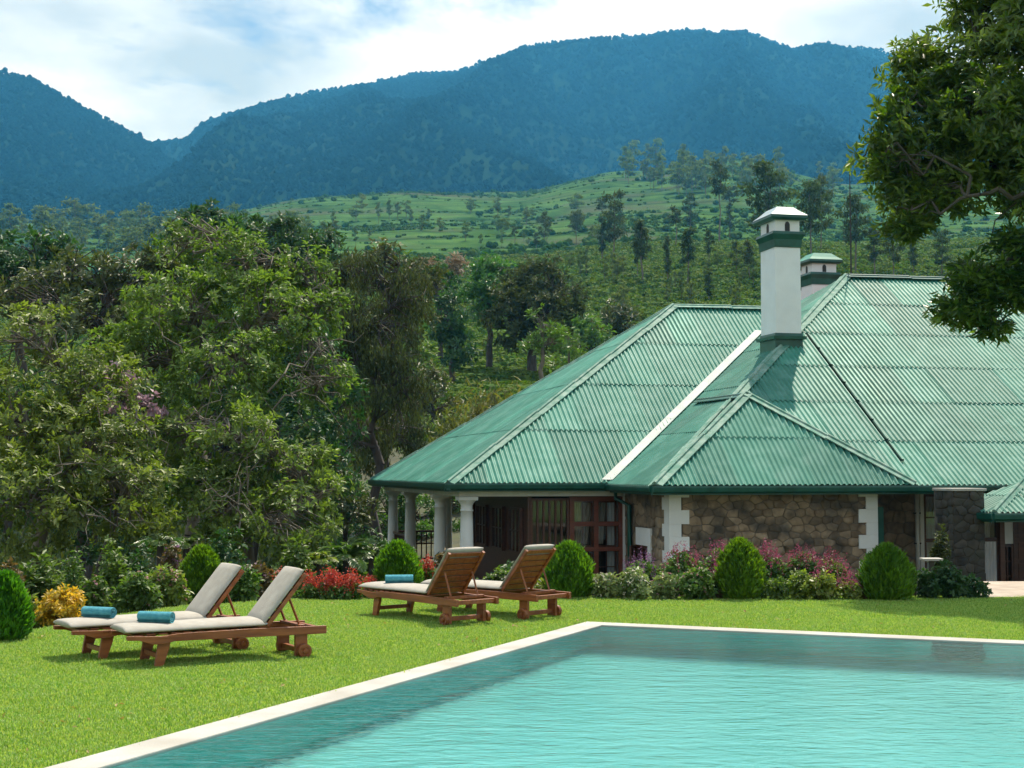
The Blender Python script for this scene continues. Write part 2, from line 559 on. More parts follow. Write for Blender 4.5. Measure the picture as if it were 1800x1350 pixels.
def tea_material(name, c1, c2, c3, rowgap, sc):
    """tea planted along the contours: rows follow height; paths between plots"""
    m = new_mat(name)
    nt = m.node_tree; N = nt.nodes.new; L = nt.links.new
    out = N("ShaderNodeOutputMaterial"); p = N("ShaderNodeBsdfPrincipled")
    p.inputs["Roughness"].default_value = 0.9
    p.inputs["Specular IOR Level"].default_value = 0.0
    L(p.outputs[0], out.inputs[0])
    g = N("ShaderNodeNewGeometry")
    n1 = N("ShaderNodeTexNoise"); n1.inputs["Scale"].default_value = sc; n1.inputs["Detail"].default_value = 8; n1.inputs["Roughness"].default_value = 0.65
    L(g.outputs["Position"], n1.inputs[0])
    cr = N("ShaderNodeValToRGB")
    cr.color_ramp.elements[0].position = 0.34; cr.color_ramp.elements[0].color = (*c1, 1)
    cr.color_ramp.elements[1].position = 0.62; cr.color_ramp.elements[1].color = (*c2, 1)
    L(n1.outputs[0], cr.inputs[0])
    n2 = N("ShaderNodeTexNoise"); n2.inputs["Scale"].default_value = sc * 0.45; n2.inputs["Detail"].default_value = 4
    L(g.outputs["Position"], n2.inputs[0])
    r2 = N("ShaderNodeValToRGB"); r2.color_ramp.elements[0].position = 0.52; r2.color_ramp.elements[1].position = 0.66
    L(n2.outputs[0], r2.inputs[0])
    mx = N("ShaderNodeMixRGB"); mx.inputs[2].default_value = (*c3, 1)
    L(r2.outputs[0], mx.inputs[0]); L(cr.outputs[0], mx.inputs[1])
    # rows
    sep = N("ShaderNodeSeparateXYZ"); L(g.outputs["Position"], sep.inputs[0])
    wob = N("ShaderNodeMath"); wob.operation = 'MULTIPLY_ADD'; wob.inputs[1].default_value = rowgap * 1.6
    L(n2.outputs[0], wob.inputs[0]); L(sep.outputs[2], wob.inputs[2])
    dv = N("ShaderNodeMath"); dv.operation = 'DIVIDE'; dv.inputs[1].default_value = rowgap
    L(wob.outputs[0], dv.inputs[0])
    fr = N("ShaderNodeMath"); fr.operation = 'FRACT'; L(dv.outputs[0], fr.inputs[0])
    rr = N("ShaderNodeValToRGB")
    rr.color_ramp.elements[0].position = 0.0; rr.color_ramp.elements[0].color = (0.30, 0.34, 0.26, 1)
    rr.color_ramp.elements[1].position = 0.22; rr.color_ramp.elements[1].color = (1, 1, 1, 1)
    L(fr.outputs[0], rr.inputs[0])
    ml = N("ShaderNodeMixRGB"); ml.blend_type = 'MULTIPLY'; ml.inputs[0].default_value = 0.85
    L(mx.outputs[0], ml.inputs[1]); L(rr.outputs[0], ml.inputs[2])
    L(ml.outputs[0], p.inputs["Base Color"])
    b = N("ShaderNodeBump"); b.inputs["Strength"].default_value = 0.9; b.inputs["Distance"].default_value = 1.2 * (0.02 / sc) ** 0.5
    L(n1.outputs[0], b.inputs["Height"]); L(b.outputs[0], p.inputs["Normal"])
    return m


M["tea_near"] = tea_material("tea_slope", (0.025, 0.060, 0.012), (0.065, 0.120, 0.024), (0.085, 0.075, 0.04), 4.0, 0.16)
M["tea_far"] = tea_material("tea_terraces", (0.022, 0.062, 0.018), (0.075, 0.150, 0.040), (0.070, 0.088, 0.048), 9.0, 0.05)
M["mountain"] = surf("mountain_forest", (0.006, 0.020, 0.011), (0.015, 0.038, 0.017), scale=0.012, rough=0.95, spec=0.0, detail=9, bump=1.0, bscale=0.05, c3=(0.022, 0.042, 0.018), s3=0.0026)  # cloud shadow is put into this dark green; lighter patches imitate sunlit ground


def slope(name, y0, y1, ny, tx, nx, mat):
    ys = np.exp(np.linspace(math.log(y0), math.log(y1), ny))
    ts = np.linspace(-tx, tx, nx)
    Y, T = np.meshgrid(ys, ts, indexing="ij")
    X = Y * T
    return grid_obj(name, X, Y, ground_z(X, Y), mat)


# garden ground: falls away behind the lawn towards the house and the valley
gx = np.concatenate([np.arange(-46, 46.1, 0.8)]); gy = np.arange(-30, 78.1, 0.8)
GX, GY = np.meshgrid(gx, gy, indexing="ij")
inside = sst(0.3, 2.0, lawn_edge(GX) - GY)
kind(grid_obj("garden_ground", GX, GY, near_z(GX, GY) - 0.02 - 1.6 * inside, M["soil"]), "structure", "sloping garden soil below the trees")
kind(slope("tea_hillside", 77.5, 330, 150, 0.85, 260, M["tea_near"]), "structure", "near tea covered slope behind the roof")
kind(slope("terraced_hill", 329, 1150, 150, 0.75, 300, M["tea_far"]), "structure", "paler terraced tea hill below the mountain")

# wide land sheet under everything, out to the horizon
n = 96
rr_ = np.array([0, 60, 200, 600, 1400, 2600, 3600.0])
A, B = np.meshgrid(rr_, np.linspace(0, 2 * PI, n + 1), indexing="ij")
kind(grid_obj("valley_floor", A * np.sin(B), A * np.cos(B), np.full(A.shape, -9.0) - 0.0 * A, M["valley"]), "structure")

# ---- mountains
VM = VNoise(11)
CREST = [(-900, 300), (-300, 270), (100, 262), (262, 250), (320, 245), (350, 215), (385, 203), (440, 185), (540, 155), (600, 147), (650, 140), (720, 122), (800, 119), (870, 95), (920, 72), (1000, 62), (1080, 58),
         (1150, 52), (1215, 43), (1270, 49), (1310, 43), (1345, 55), (1372, 66), (1400, 77), (1440, 70), (1510, 73), (1560, 80), (1600, 100), (1660, 118), (1800, 140), (2200, 210), (2700, 300)]
LEFT = [(-1200, 260), (-500, 120), (-200, 95), (-60, 110), (0, 122), (30, 128), (60, 140), (100, 163), (130, 180), (165, 198), (200, 215), (240, 240), (262, 252), (300, 285), (380, 330), (470, 365), (560, 395)]


def mountain(name, crest, y0, y1, ybase_px, mat, px0, px1, nx, ny, seed, label):
    cx = np.array([c[0] for c in crest], float); cyy = np.array([c[1] for c in crest], float)
    px = np.linspace(px0, px1, nx)
    cy_ = np.interp(px, cx, cyy)
    s = np.concatenate([np.linspace(0, 1, ny), 1 + np.linspace(0.03, 0.35, 8)])
    Y = y0 + (y1 - y0) * s[:, None] + 0 * px[None, :]
    T = (px - 900) / 2550.0
    X = Y * T[None, :]
    zc = CAM_H + (830 - cy_) / 2550.0 * y1
    zb = CAM_H + (830 - ybase_px) / 2550.0 * y0 - 30
    sc = np.clip(s, 0, 1)[:, None]
    prof = 0.80 * sc ** 0.92 + 0.2 * sc ** 2.2
    Z = zb + (zc[None, :] - zb) * prof
    env = np.sin(np.clip(s, 0, 1) * PI)[:, None]
    u = X / 330.0 + seed; w = Y / 900.0
    rid = 1 - 2 * np.abs(VM(u + 0.6 * VM(w * 3, u), w) - 0.5)
    rid2 = 1 - 2 * np.abs(VM(X / 120.0 + 3 + 0.5 * VM(Y / 200, X / 150.), Y / 420.0) - 0.5)
    Z = Z + env * ((rid - 0.55) * 150 + (rid2 - 0.5) * 55) * (y1 / 2600.0)
    Z = Z + 16 * env * VM.fbm(X / 60.0, Y / 60.0, 3)
    Z = np.minimum(Z, CAM_H + (zc[None, :] - CAM_H) / y1 * Y - 3 * (1 - sc) * 0 + 1e9 * (s[:, None] >= 1) + 0.5)
    over = np.clip(s - 1, 0, 1)[:, None]
    Z = Z - over * (zc[None, :]) * 1.1
    o = kind(grid_obj(name, X, Y, Z, mat), "structure", label)
    return X[:ny], Y[:ny], Z[:ny]


MX, MY, MZ = mountain("mountain", CREST, 1150, 2600, 400, M["mountain"], -700, 2500, 420, 110, 2.3, "long forested mountain ridge across the background")
LX, LY, LZ = mountain("left_mountain", LEFT, 1140, 2050, 410, M["mountain"], -900, 560, 200, 80, 8.1, "steep forested mountain at the left")


# ---- geometry nodes scatter for what nobody could count
def scatter(name, pts, rot, scl, proto):
    """one object: PROTO's mesh on every point, with its own turn and size"""
    me = bpy.data.meshes.new(name)
    pts = np.asarray(pts, np.float32)
    me.vertices.add(len(pts)); me.vertices.foreach_set("co", pts.ravel())
    a = me.attributes.new("turn", 'FLOAT_VECTOR', 'POINT'); a.data.foreach_set("vector", np.asarray(rot, np.float32).ravel())
    b = me.attributes.new("size", 'FLOAT', 'POINT'); b.data.foreach_set("value", np.asarray(scl, np.float32).ravel())
    o = bpy.data.objects.new(name, me)
    link(o)
    ng = bpy.data.node_groups.new(name + "_nodes", 'GeometryNodeTree')
    ng.interface.new_socket("Geometry", in_out='INPUT', socket_type='NodeSocketGeometry')
    ng.interface.new_socket("Geometry", in_out='OUTPUT', socket_type='NodeSocketGeometry')
    N = ng.nodes.new; L = ng.links.new
    gi = N("NodeGroupInput"); go = N("NodeGroupOutput")
    m2p = N("GeometryNodeMeshToPoints")
    inst = N("GeometryNodeInstanceOnPoints")
    oi = N("GeometryNodeObjectInfo"); oi.inputs["Object"].default_value = proto
    na = N("GeometryNodeInputNamedAttribute"); na.data_type = 'FLOAT_VECTOR'; na.inputs["Name"].default_value = "turn"
    nb = N("GeometryNodeInputNamedAttribute"); nb.data_type = 'FLOAT'; nb.inputs["Name"].default_value = "size"
    L(gi.outputs[0], m2p.inputs[0]); L(m2p.outputs[0], inst.inputs["Points"])
    L(oi.outputs["Geometry"], inst.inputs["Instance"])
    L(na.outputs["Attribute"], inst.inputs["Rotation"]); L(nb.outputs["Attribute"], inst.inputs["Scale"])
    L(inst.outputs[0], go.inputs[0])
    md = o.modifiers.new("scatter", 'NODES'); md.node_group = ng
    o["kind"] = "stuff"
    return o


def proto_mesh(name, V, F, mat, smooth=False):
    """a mesh used only through scatter(): not linked to the scene"""
    me = bpy.data.meshes.new(name)
    me.from_pydata([tuple(map(float, v)) for v in V], [], [tuple(map(int, f)) for f in F])
    if smooth:
        me.polygons.foreach_set("use_smooth", [True] * len(me.polygons))
    me.materials.append(mat)
    return bpy.data.objects.new(name, me)


M["canopy"] = leafmat("forest_canopy", (0.006, 0.020, 0.011), (0.016, 0.040, 0.018), trans=0.1, rough=0.8, scale=0.5, spec=0.0)  # crowns darkened in colour the same way, for cloud shadow on the mountains


def blob_crowns(seed, lumps=5):
    r = np.random.default_rng(seed)
    V = []; F = []
    for k in range(lumps):
        c = np.array([r.normal(0, .32), r.normal(0, .32), 0.75 + r.normal(0, .22)])
        s = r.uniform(.32, .55)
        n0 = len(V)
        bm = bmesh.new(); bmesh.ops.create_icosphere(bm, subdivisions=1, radius=1)
        for v in bm.verts:
            V.append(c + np.array(v.co) * s * r.uniform(.75, 1.2))
        for f in bm.faces:
            F.append([n0 + v.index for v in f.verts])
        bm.free()
    return V, F


def mountain_forest(name, X, Y, Z, count, seed, proto, label):
    r = np.random.default_rng(seed)
    n, m = X.shape
    # more along the crest, where single crowns show against the sky
    k1 = int(count * 0.03)
    i = np.concatenate([np.full(k1, n - 1.001), (n - 1.01) * r.random(count - k1) ** 0.7]); j = r.random(count) * (m - 1.01)
    i0 = i.astype(int); j0 = j.astype(int); fi = i - i0; fj = j - j0

    def s(G):
        return (G[i0, j0] * (1 - fi) + G[i0 + 1, j0] * fi) * (1 - fj) + (G[i0, j0 + 1] * (1 - fi) + G[i0 + 1, j0 + 1] * fi) * fj
    P = np.stack([s(X), s(Y), s(Z) - 0.6], 1)
    dens = VM.fbm(P[:, 0] / 200, P[:, 1] / 200, 3)
    keep = (dens > -0.6) | (np.arange(count) < k1)
    keep &= ~((np.arange(count) < k1) & (VM.fbm(P[:, 0] / 70, P[:, 1] / 70 + 5, 2) < -0.02))
    P = P[keep]; q = len(P)
    rot = np.stack([np.zeros(q), np.zeros(q), r.random(q) * 6.28], 1)
    sc = r.uniform(2.6, 5.5, q) * np.where(r.random(q) < 0.04, 1.5, 1.0) * np.where((np.arange(count) < k1)[keep], 0.62, 1.0)
    o = scatter(name, P, rot, sc, proto)
    o["label"] = label


PF = proto_mesh("canopy_crown", *blob_crowns(5), M["canopy"])
mountain_forest("mountain_forest", MX, MY, MZ, 70000, 3, PF, "dense far forest on the long mountain ridge")
mountain_forest("left_mountain_forest", LX, LY, LZ, 24000, 4, PF, "dense far forest on the left mountain")

# ------------------------------------------------------------------ haze: one closed box of even, pale air
hz = bpy.data.materials.new("haze_air"); hz.use_nodes = True
hz.node_tree.nodes.clear()
ho = hz.node_tree.nodes.new("ShaderNodeOutputMaterial"); hv = hz.node_tree.nodes.new("ShaderNodeVolumePrincipled")
hv.inputs["Color"].default_value = (0.08, 0.46, 1.0, 1)
hv.inputs["Absorption Color"].default_value = (1, 1, 1, 1)
hv.inputs["Density"].default_value = 0.00018
hv.inputs["Anisotropy"].default_value = 0.35
hz.node_tree.links.new(hv.outputs[0], ho.inputs["Volume"])
kind(MB().span((-3750, -3700, -11), (3750, 3800, 900)).build("haze", hz), "stuff", "thin blue haze in the air over the valley")

# ------------------------------------------------------------------ pool and lawn
PC = Vector((0.865, 16.97, 0)); PA = Vector((-0.397, -0.918, 0)); PB = Vector((0.918, -0.397, 0))   # corner, towards the viewer, to the right
POOL_L, POOL_W, COP = 10.9, 9.6, 0.29


def pool(a, b, z=0.0):
    p = PC + PA * a + PB * b
    return Vector((p.x, p.y, z))


def pool_ab(x, y):
    dx = x - PC.x; dy = y - PC.y
    return dx * PA.x + dy * PA.y, dx * PB.x + dy * PB.y


# lawn: grid in the pool's own directions so that it stops at the coping
la = np.unique(np.round(np.concatenate([np.arange(-14, 0, 0.5), np.linspace(0, POOL_L, 23), np.arange(POOL_L, POOL_L + 14, 0.7)]), 4))
lb = np.unique(np.round(np.concatenate([np.arange(-34, 0, 0.5), np.linspace(0, POOL_W, 20), np.arange(POOL_W, POOL_W + 25, 0.6)]), 4))
AA, BB = np.meshgrid(la, lb, indexing="ij")
XX = PC.x + PA.x * AA + PB.x * BB; YY = PC.y + PA.y * AA + PB.y * BB
ca = (AA[:-1, :-1] + AA[1:, 1:]) / 2; cb = (BB[:-1, :-1] + BB[1:, 1:]) / 2
cxm = (XX[:-1, :-1] + XX[1:, 1:]) / 2; cym = (YY[:-1, :-1] + YY[1:, 1:]) / 2
keep = ~((ca > 0) & (ca < POOL_L) & (cb > 0) & (cb < POOL_W)) & (cym < lawn_edge(cxm) + 0.45)
kind(grid_obj("lawn", XX, YY, near_z(XX, YY) * 1.0, M["lawn"], keep), "structure", "mown green lawn around the pool")

fr = lambda a, b, d: pool(a, b, d)
cop = MB()
o_, i_ = 0.0, COP
for (a0, a1, b0, b1) in ((0, COP, 0, POOL_W), (POOL_L - COP, POOL_L, 0, POOL_W), (COP, POOL_L - COP, 0, COP), (COP, POOL_L - COP, POOL_W - COP, POOL_W)):
    cop.prism([(a0, b0), (a1, b0), (a1, b1), (a0, b1)], -0.028, 0.022, fr)
kind(cop.build("pool_coping", M["coping"], bevel=0.008), "structure", "pale stone coping around the pool")

M["pool_wall"] = surf("pool_wall_mosaic", (0.10, 0.68, 0.64), (0.14, 0.74, 0.70), scale=1.5, rough=0.6)


def tile_material():
    m = surf("pool_mosaic", (0.40, 0.61, 0.60), (0.47, 0.67, 0.66), scale=0.9, rough=0.5)
    nt = m.node_tree; N = nt.nodes.new; L = nt.links.new
    p = [x for x in nt.nodes if x.type == 'BSDF_PRINCIPLED'][0]
    src = p.inputs["Base Color"].links[0].from_socket
    # soft light net that the ripples focus on the floor is left to the renderer; only small mosaic joints here
    br = N("ShaderNodeTexBrick"); br.inputs["Scale"].default_value = 14; br.offset = 0.0
    br.inputs["Color1"].default_value = (1, 1, 1, 1); br.inputs["Color2"].default_value = (0.9, 0.95, 0.95, 1); br.inputs["Mortar"].default_value = (0.85, 0.9, 0.9, 1)
    br.inputs["Brick Width"].default_value = 0.5; br.inputs["Row Height"].default_value = 0.5; br.inputs["Mortar Size"].default_value = 0.03
    tc = N("ShaderNodeTexCoord"); L(tc.outputs["Object"], br.inputs[0])
    mu = N("ShaderNodeMixRGB"); mu.blend_type = 'MULTIPLY'; mu.inputs[0].default_value = 1
    L(src, mu.inputs[1]); L(br.outputs[0], mu.inputs[2]); L(mu.outputs[0], p.inputs["Base Color"])
    return m


WATER_Z = 0.004
FLOOR_Z = -1.55
w0, w1, l0, l1 = COP - 0.02, POOL_W - COP + 0.02, COP - 0.02, POOL_L - COP + 0.02
pb = MB()
# the floor slopes from the shallow far end to the deep near end
dz = lambda a: FLOOR_Z + 0.25 * (a - l0) / (l1 - l0)
pb.prism([(l0, w0), (l1, w0), (l1, w1), (l0, w1)], 0.0, 0.1, lambda a, b, d: pool(a, b, dz(a) - 0.1 + d))
pool_floor = kind(pb.build("pool_floor", tile_material()), "structure", "turquoise pool floor under the water")
pb = MB()
for (a0, a1, b0, b1) in ((l0 - 0.2, l0, w0, w1), (l1, l1 + 0.2, w0, w1), (l0, l1, w0 - 0.2, w0), (l0, l1, w1, w1 + 0.2)):
    pb.prism([(a0, b0), (a1, b0), (a1, b1), (a0, b1)], FLOOR_Z - 0.7, -0.030, fr)
pool_wall = kind(pb.build("pool_wall", M["pool_wall"]), "structure", "teal pool walls under the water")


def water_material():
    m = new_mat("pool_water")
    nt = m.node_tree; N = nt.nodes.new; L = nt.links.new
    out = N("ShaderNodeOutputMaterial")
    tr = N("ShaderNodeBsdfRefraction"); tr.inputs[0].default_value = (0.62, 0.97, 0.97, 1); tr.inputs["Roughness"].default_value = 0.0; tr.inputs["IOR"].default_value = 1.33
    gl = N("ShaderNodeBsdfGlossy"); gl.inputs["Roughness"].default_value = 0.05
    tc = N("ShaderNodeTexCoord")
    mp = N("ShaderNodeMapping"); mp.inputs["Scale"].default_value = (1.0, 1.9, 1)
    L(tc.outputs["Object"], mp.inputs[0])
    n1 = N("ShaderNodeTexNoise"); n1.inputs["Scale"].default_value = 8.0; n1.inputs["Detail"].default_value = 4; n1.inputs["Distortion"].default_value = 0.4
    L(mp.outputs[0], n1.inputs[0])
    n2 = N("ShaderNodeTexNoise"); n2.inputs["Scale"].default_value = 2.6; n2.inputs["Detail"].default_value = 2
    L(mp.outputs[0], n2.inputs[0])
    b2 = N("ShaderNodeBump"); b2.inputs["Strength"].default_value = 0.25; b2.inputs["Distance"].default_value = 0.06
    L(n2.outputs[0], b2.inputs["Height"])
    b1 = N("ShaderNodeBump"); b1.inputs["Strength"].default_value = 0.30; b1.inputs["Distance"].default_value = 0.03
    L(n1.outputs[0], b1.inputs["Height"]); L(b2.outputs[0], b1.inputs["Normal"])
    L(b1.outputs[0], gl.inputs["Normal"]); L(b1.outputs[0], tr.inputs["Normal"])
    fr_ = N("ShaderNodeFresnel"); fr_.inputs[0].default_value = 1.33
    L(b1.outputs[0], fr_.inputs["Normal"])
    mx = N("ShaderNodeMixShader")
    L(fr_.outputs[0], mx.inputs[0]); L(tr.outputs[0], mx.inputs[1]); L(gl.outputs[0], mx.inputs[2])
    L(mx.outputs[0], out.inputs[0])
    return m


# dark slatted inlet grate low in the far wall
gb = 4.17
gr = thing("pool_grate", "dark slatted grate set in the pool's far wall at the right", "grate", pool(l0 + 0.01, gb, -1.3), math.atan2(PB.y, PB.x))
M["grate"] = surf("grate_plastic", (0.010, 0.085, 0.085), (0.016, 0.11, 0.11), scale=3, rough=0.6)
M["grate_slat"] = surf("grate_slat", (0.10, 0.42, 0.42), (0.14, 0.48, 0.48), scale=3, rough=0.6)
MB().span((-0.25, -0.02, 0.0), (0.25, 0.0, 1.24)).build("grate_panel", M["grate"], gr)
for k in range(4):
    MB().span((-0.235, -0.045, 0.22 + 0.27 * k), (0.235, -0.021, 0.27 + 0.27 * k)).build("slat", M["grate_slat"], gr)
wv = [pool(COP - 0.01, COP - 0.01, WATER_Z), pool(POOL_L - COP + 0.01, COP - 0.01, WATER_Z), pool(POOL_L - COP + 0.01, POOL_W - COP + 0.01, WATER_Z), pool(COP - 0.01, POOL_W - COP + 0.01, WATER_Z)]
wat = kind(mesh_obj("pool_water", wv, [(0, 1, 2, 3)], water_material(), smooth=True), "structure", "rippled turquoise water of the swimming pool")
# the sun reaches the floor by refraction through the surface
wat.cycles.is_caustics_caster = True
for o in (pool_floor, pool_wall):
    o.cycles.is_caustics_receiver = True
sun_data.cycles.is_caustics_light = True

# mown grass blades on the lawn in view
M["grass"] = leafmat("grass_blade", (0.14, 0.28, 0.032), (0.42, 0.54, 0.17), trans=0.38, rough=0.5, scale=0.6, tcol=(1.5, 1.5, 0.6), spec=0.35)
V = []; F = []
for k in range(26):
    a = rnd.random() * 6.28; r0 = 0.075 * math.sqrt(rnd.random()); lean = rnd.uniform(0.1, 0.9); h = rnd.uniform(0.012, 0.034); w = rnd.uniform(0.0025, 0.0048)
    b = rnd.random() * 6.28
    base = np.array([r0 * math.cos(a), r0 * math.sin(a), -0.003]); d = np.array([math.cos(b), math.sin(b), 0]); s_ = np.array([-math.sin(b), math.cos(b), 0]) * w
    n0 = len(V)
    V += [base - s_, base + s_, base + d * h * lean * 0.4 + np.array([0, 0, h * 0.6]) + s_ * .8, base + d * h * lean * 0.4 + np.array([0, 0, h * 0.6]) - s_ * .8, base + d * h * lean + np.array([0, 0, h])]
    F += [(n0, n0 + 1, n0 + 2, n0 + 3), (n0 + 3, n0 + 2, n0 + 4)]
PG = proto_mesh("grass_tuft", V, F, M["grass"])
cnt = 150000
gyv = 7.2 + (21.2 - 7.2) * rng.random(cnt) ** 0.8
gxv = (rng.random(cnt) * 2 - 1) * (gyv * 0.50 + 1.6)
ga, gb = pool_ab(gxv, gyv)
ok = ~((ga > -0.02) & (ga < POOL_L + 0.02) & (gb > -0.02) & (gb < POOL_W + 0.02)) & (gyv < lawn_edge(gxv) + 0.3)
gxv = gxv[ok]; gyv = gyv[ok]; q = len(gxv)
o = scatter("lawn_grass", np.stack([gxv, gyv, near_z(gxv, gyv)], 1), np.stack([rng.normal(0, .05, q), rng.normal(0, .05, q), rng.random(q) * 6.28], 1), rng.uniform(0.75, 1.2, q) * (1 + 0.55 * np.clip(VN.fbm(gxv * 3.1, gyv * 3.1, 3), -.5, .9)), PG)
o["label"] = "short mown grass blades of the lawn"

# a few dry leaves lying on the lawn
M["dry_leaf"] = leafmat("dry_leaf", (0.22, 0.15, 0.05), (0.45, 0.36, 0.14), trans=0.2, rough=0.7, scale=2)
PL = proto_mesh("fallen_leaf", [(-.03, 0, .004), (0, -.013, .010), (.03, 0, .004), (0, .013, .010)], [(0, 1, 2), (0, 2, 3)], M["dry_leaf"])
ly = 7.5 + 12.5 * rng.random(900); lx = (rng.random(900) * 2 - 1) * (ly * 0.4)
la_, lb_ = pool_ab(lx, ly)
ok = ~((la_ > -0.02) & (la_ < POOL_L) & (lb_ > -0.02) & (lb_ < POOL_W)) & (ly < lawn_edge(lx)) & (VN.fbm(lx * .5, ly * .5, 2) > -0.15)
lx, ly = lx[ok], ly[ok]; q = len(lx)
o = scatter("fallen_leaves", np.stack([lx, ly, near_z(lx, ly) + 0.022], 1), np.stack([rng.normal(0, .5, q), rng.normal(0, .5, q), rng.random(q) * 6.28], 1), rng.uniform(.5, 1.1, q), PL)
o["label"] = "dry leaves scattered on the lawn"

# tea bushes of the near slope
M["tea_bush"] = leafmat("tea_bush_leaf", (0.036, 0.085, 0.014), (0.14, 0.21, 0.045), trans=0.3, rough=0.8, spec=0.08, scale=0.05, tcol=(1.5, 1.6, 0.6))
r_ = np.random.default_rng(21)
V = []; F = []
for k in range(70):
    th = r_.random() * 6.28; ph = math.acos(r_.uniform(0.0, 1)); c = np.array([math.sin(ph) * math.cos(th), math.sin(ph) * math.sin(th), math.cos(ph) * 0.72]) * r_.uniform(.75, 1.05)
    t = r_.normal(size=3); t /= np.linalg.norm(t); nrm = c / np.linalg.norm(c) + r_.normal(0, .5, 3); b = np.cross(nrm, t); b /= np.linalg.norm(b); t = np.cross(b, nrm); t /= np.linalg.norm(t)
    s_ = r_.uniform(.14, .3); n0 = len(V)
    V += [c - t * s_, c - b * s_ * .7, c + t * s_, c + b * s_ * .7]; F.append((n0, n0 + 1, n0 + 2, n0 + 3))
PT = proto_mesh("tea_bush", V, F, M["tea_bush"])
cnt = 58000
ty = np.exp(rng.uniform(math.log(78), math.log(330), cnt)); tt = rng.uniform(-0.50, 0.50, cnt)
tx = tt * ty
tz = ground_z(tx, ty)
row = 1.7
# planted in contour rows: slide the bushes to the nearest row line
ph = (tz + 1.2 * VN.fbm(tx / 30, ty / 30, 2)) / row
ok = (np.abs(ph - np.round(ph)) < 0.36) & (VN.fbm(tx / 26 + 3, ty / 26, 3) > -0.42)
tx, ty, tz = tx[ok], ty[ok], tz[ok]; q = len(tx)
o = scatter("tea_bushes", np.stack([tx, ty, tz - 0.1], 1), np.stack([np.zeros(q), np.zeros(q), rng.random(q) * 6.28], 1), rng.uniform(0.55, 1.15, q) * (0.8 + ty / 500), PT)
o["label"] = "rows of tea bushes on the near slope"

# shrubs and small trees that dapple the far terraces, in patches
cnt = 40000
fy = np.exp(rng.uniform(math.log(332), math.log(1050), cnt)); ft = rng.uniform(-0.42, 0.42, cnt); fx = ft * fy
pat = VN.fbm(fx / 75, fy / 110, 4)
ok = (pat > 0.02) | (rng.random(cnt) < 0.05)
fx, fy = fx[ok], fy[ok]
# hedges and field edges that follow the contours
hy = np.exp(rng.uniform(math.log(340), math.log(1000), 60000)); hx = rng.uniform(-0.40, 0.42, 60000) * hy
hz_ = (ground_z(hx, hy) + 5 * VN.fbm(hx / 90 + 7, hy / 120, 2)) / 11.0
okh = (np.abs(hz_ - np.round(hz_)) < 0.055) & (VN.fbm(hx / 60, hy / 80 + 30, 2) > -0.25)
fx = np.concatenate([fx, hx[okh]]); fy = np.concatenate([fy, hy[okh]]); q = len(fx)
M["far_bush"] = leafmat("far_bush_leaf", (0.026, 0.070, 0.016), (0.070, 0.140, 0.030), trans=0.2, rough=0.9, spec=0.0, scale=0.02)
o = scatter("terrace_bushes", np.stack([fx, fy, ground_z(fx, fy) - 0.5], 1), np.stack([np.zeros(q), np.zeros(q), rng.random(q) * 6.28], 1), rng.uniform(0.4, 1.2, q) * np.where(rng.random(q) < 0.05, 2.2, 1.0), proto_mesh("far_bush", *blob_crowns(9), M["far_bush"]))
o["label"] = "small bushes dappling the far tea terraces"

# ------------------------------------------------------------------ the bungalow (local frame: u along the front, v away, z up from the house floor)
HOUSE_A = R(13.0)
HOUSE_Z = -1.1
house = thing("bungalow", "stone colonial bungalow with green corrugated hip roofs and white columns", "house", (-1.42, 33.0, HOUSE_Z), HOUSE_A)
HM = Matrix.Translation(Vector((-1.42, 33.0, HOUSE_Z))) @ Matrix.Rotation(HOUSE_A, 4, 'Z')
HMI = HM.inverted()
EA, EB = 2.60, 2.56            # eave heights of the left wing and of the main block


def u_at(px, v):
    """u of the point with plan coordinate v that is seen at photo column px"""
    k = (px - 900) / 2550.0
    ca_, sa_ = math.cos(HOUSE_A), math.sin(HOUSE_A)
    # X = x0 + u ca - v sa ; Y = y0 + u sa + v ca ; X = k Y
    return (k * (33.0 + v * ca_) + 1.42 + v * sa_) / (ca_ - k * sa_)


def z_at(px, py, v):
    u = u_at(px, v)
    p = HM @ Vector((u, v, 0))
    return at(px, py, p.y).z - HOUSE_Z


# ---- roof planes
A0 = Vector((0, 0, EA)); A1 = Vector((0, 13.3, EA)); AP = Vector((7.72, 6.65, EA + 4.95)); AR = Vector((11.15, 6.65, EA + 4.95))
B0 = Vector((3.77, -3.33, EB)); BP = Vector((12.42, 5.32, EB + 5.82)); B1 = Vector((3.77, 13.97, EB))
BQ = Vector((26.0, 5.32, EB + 5.82)); BE = Vector((34.65, -3.33, EB)); BEB = Vector((34.65, 13.97, EB))
AV = Vector((3.80, 0.0, EA))
Y0 = Vector((3.79, -3.40, EB)); Y1 = Vector((9.69, -3.40, EB)); YP = Vector((6.74, -1.10, EB + 2.02)); YR = Vector((6.78, -0.30, EB + 2.02))

roof = MB()
dn = Vector((0, 0, -0.07))


def deck(poly):
    n = len(roof.v)
    roof.v.extend([p + dn for p in poly])
    roof.f.append(tuple(n + i for i in range(len(poly))))


deck([A0, AV, AR, AP]); deck([A1, A0, AP]); deck([A1, AP, AR, Vector((11.15, 13.3, EA))])
deck([B0, BE, BQ, BP]); deck([Vector((3.77, 0, EB)), B0, BP, AR]); deck([B1, AR, BP]); deck([BEB, B1, BP, BQ]); deck([BE, BEB, BQ])
roof_o = mesh_obj("roof", roof.v, roof.f, M["dark_wood"], house)

PITCHW = 0.128       # one corrugation
AMP = 0.024


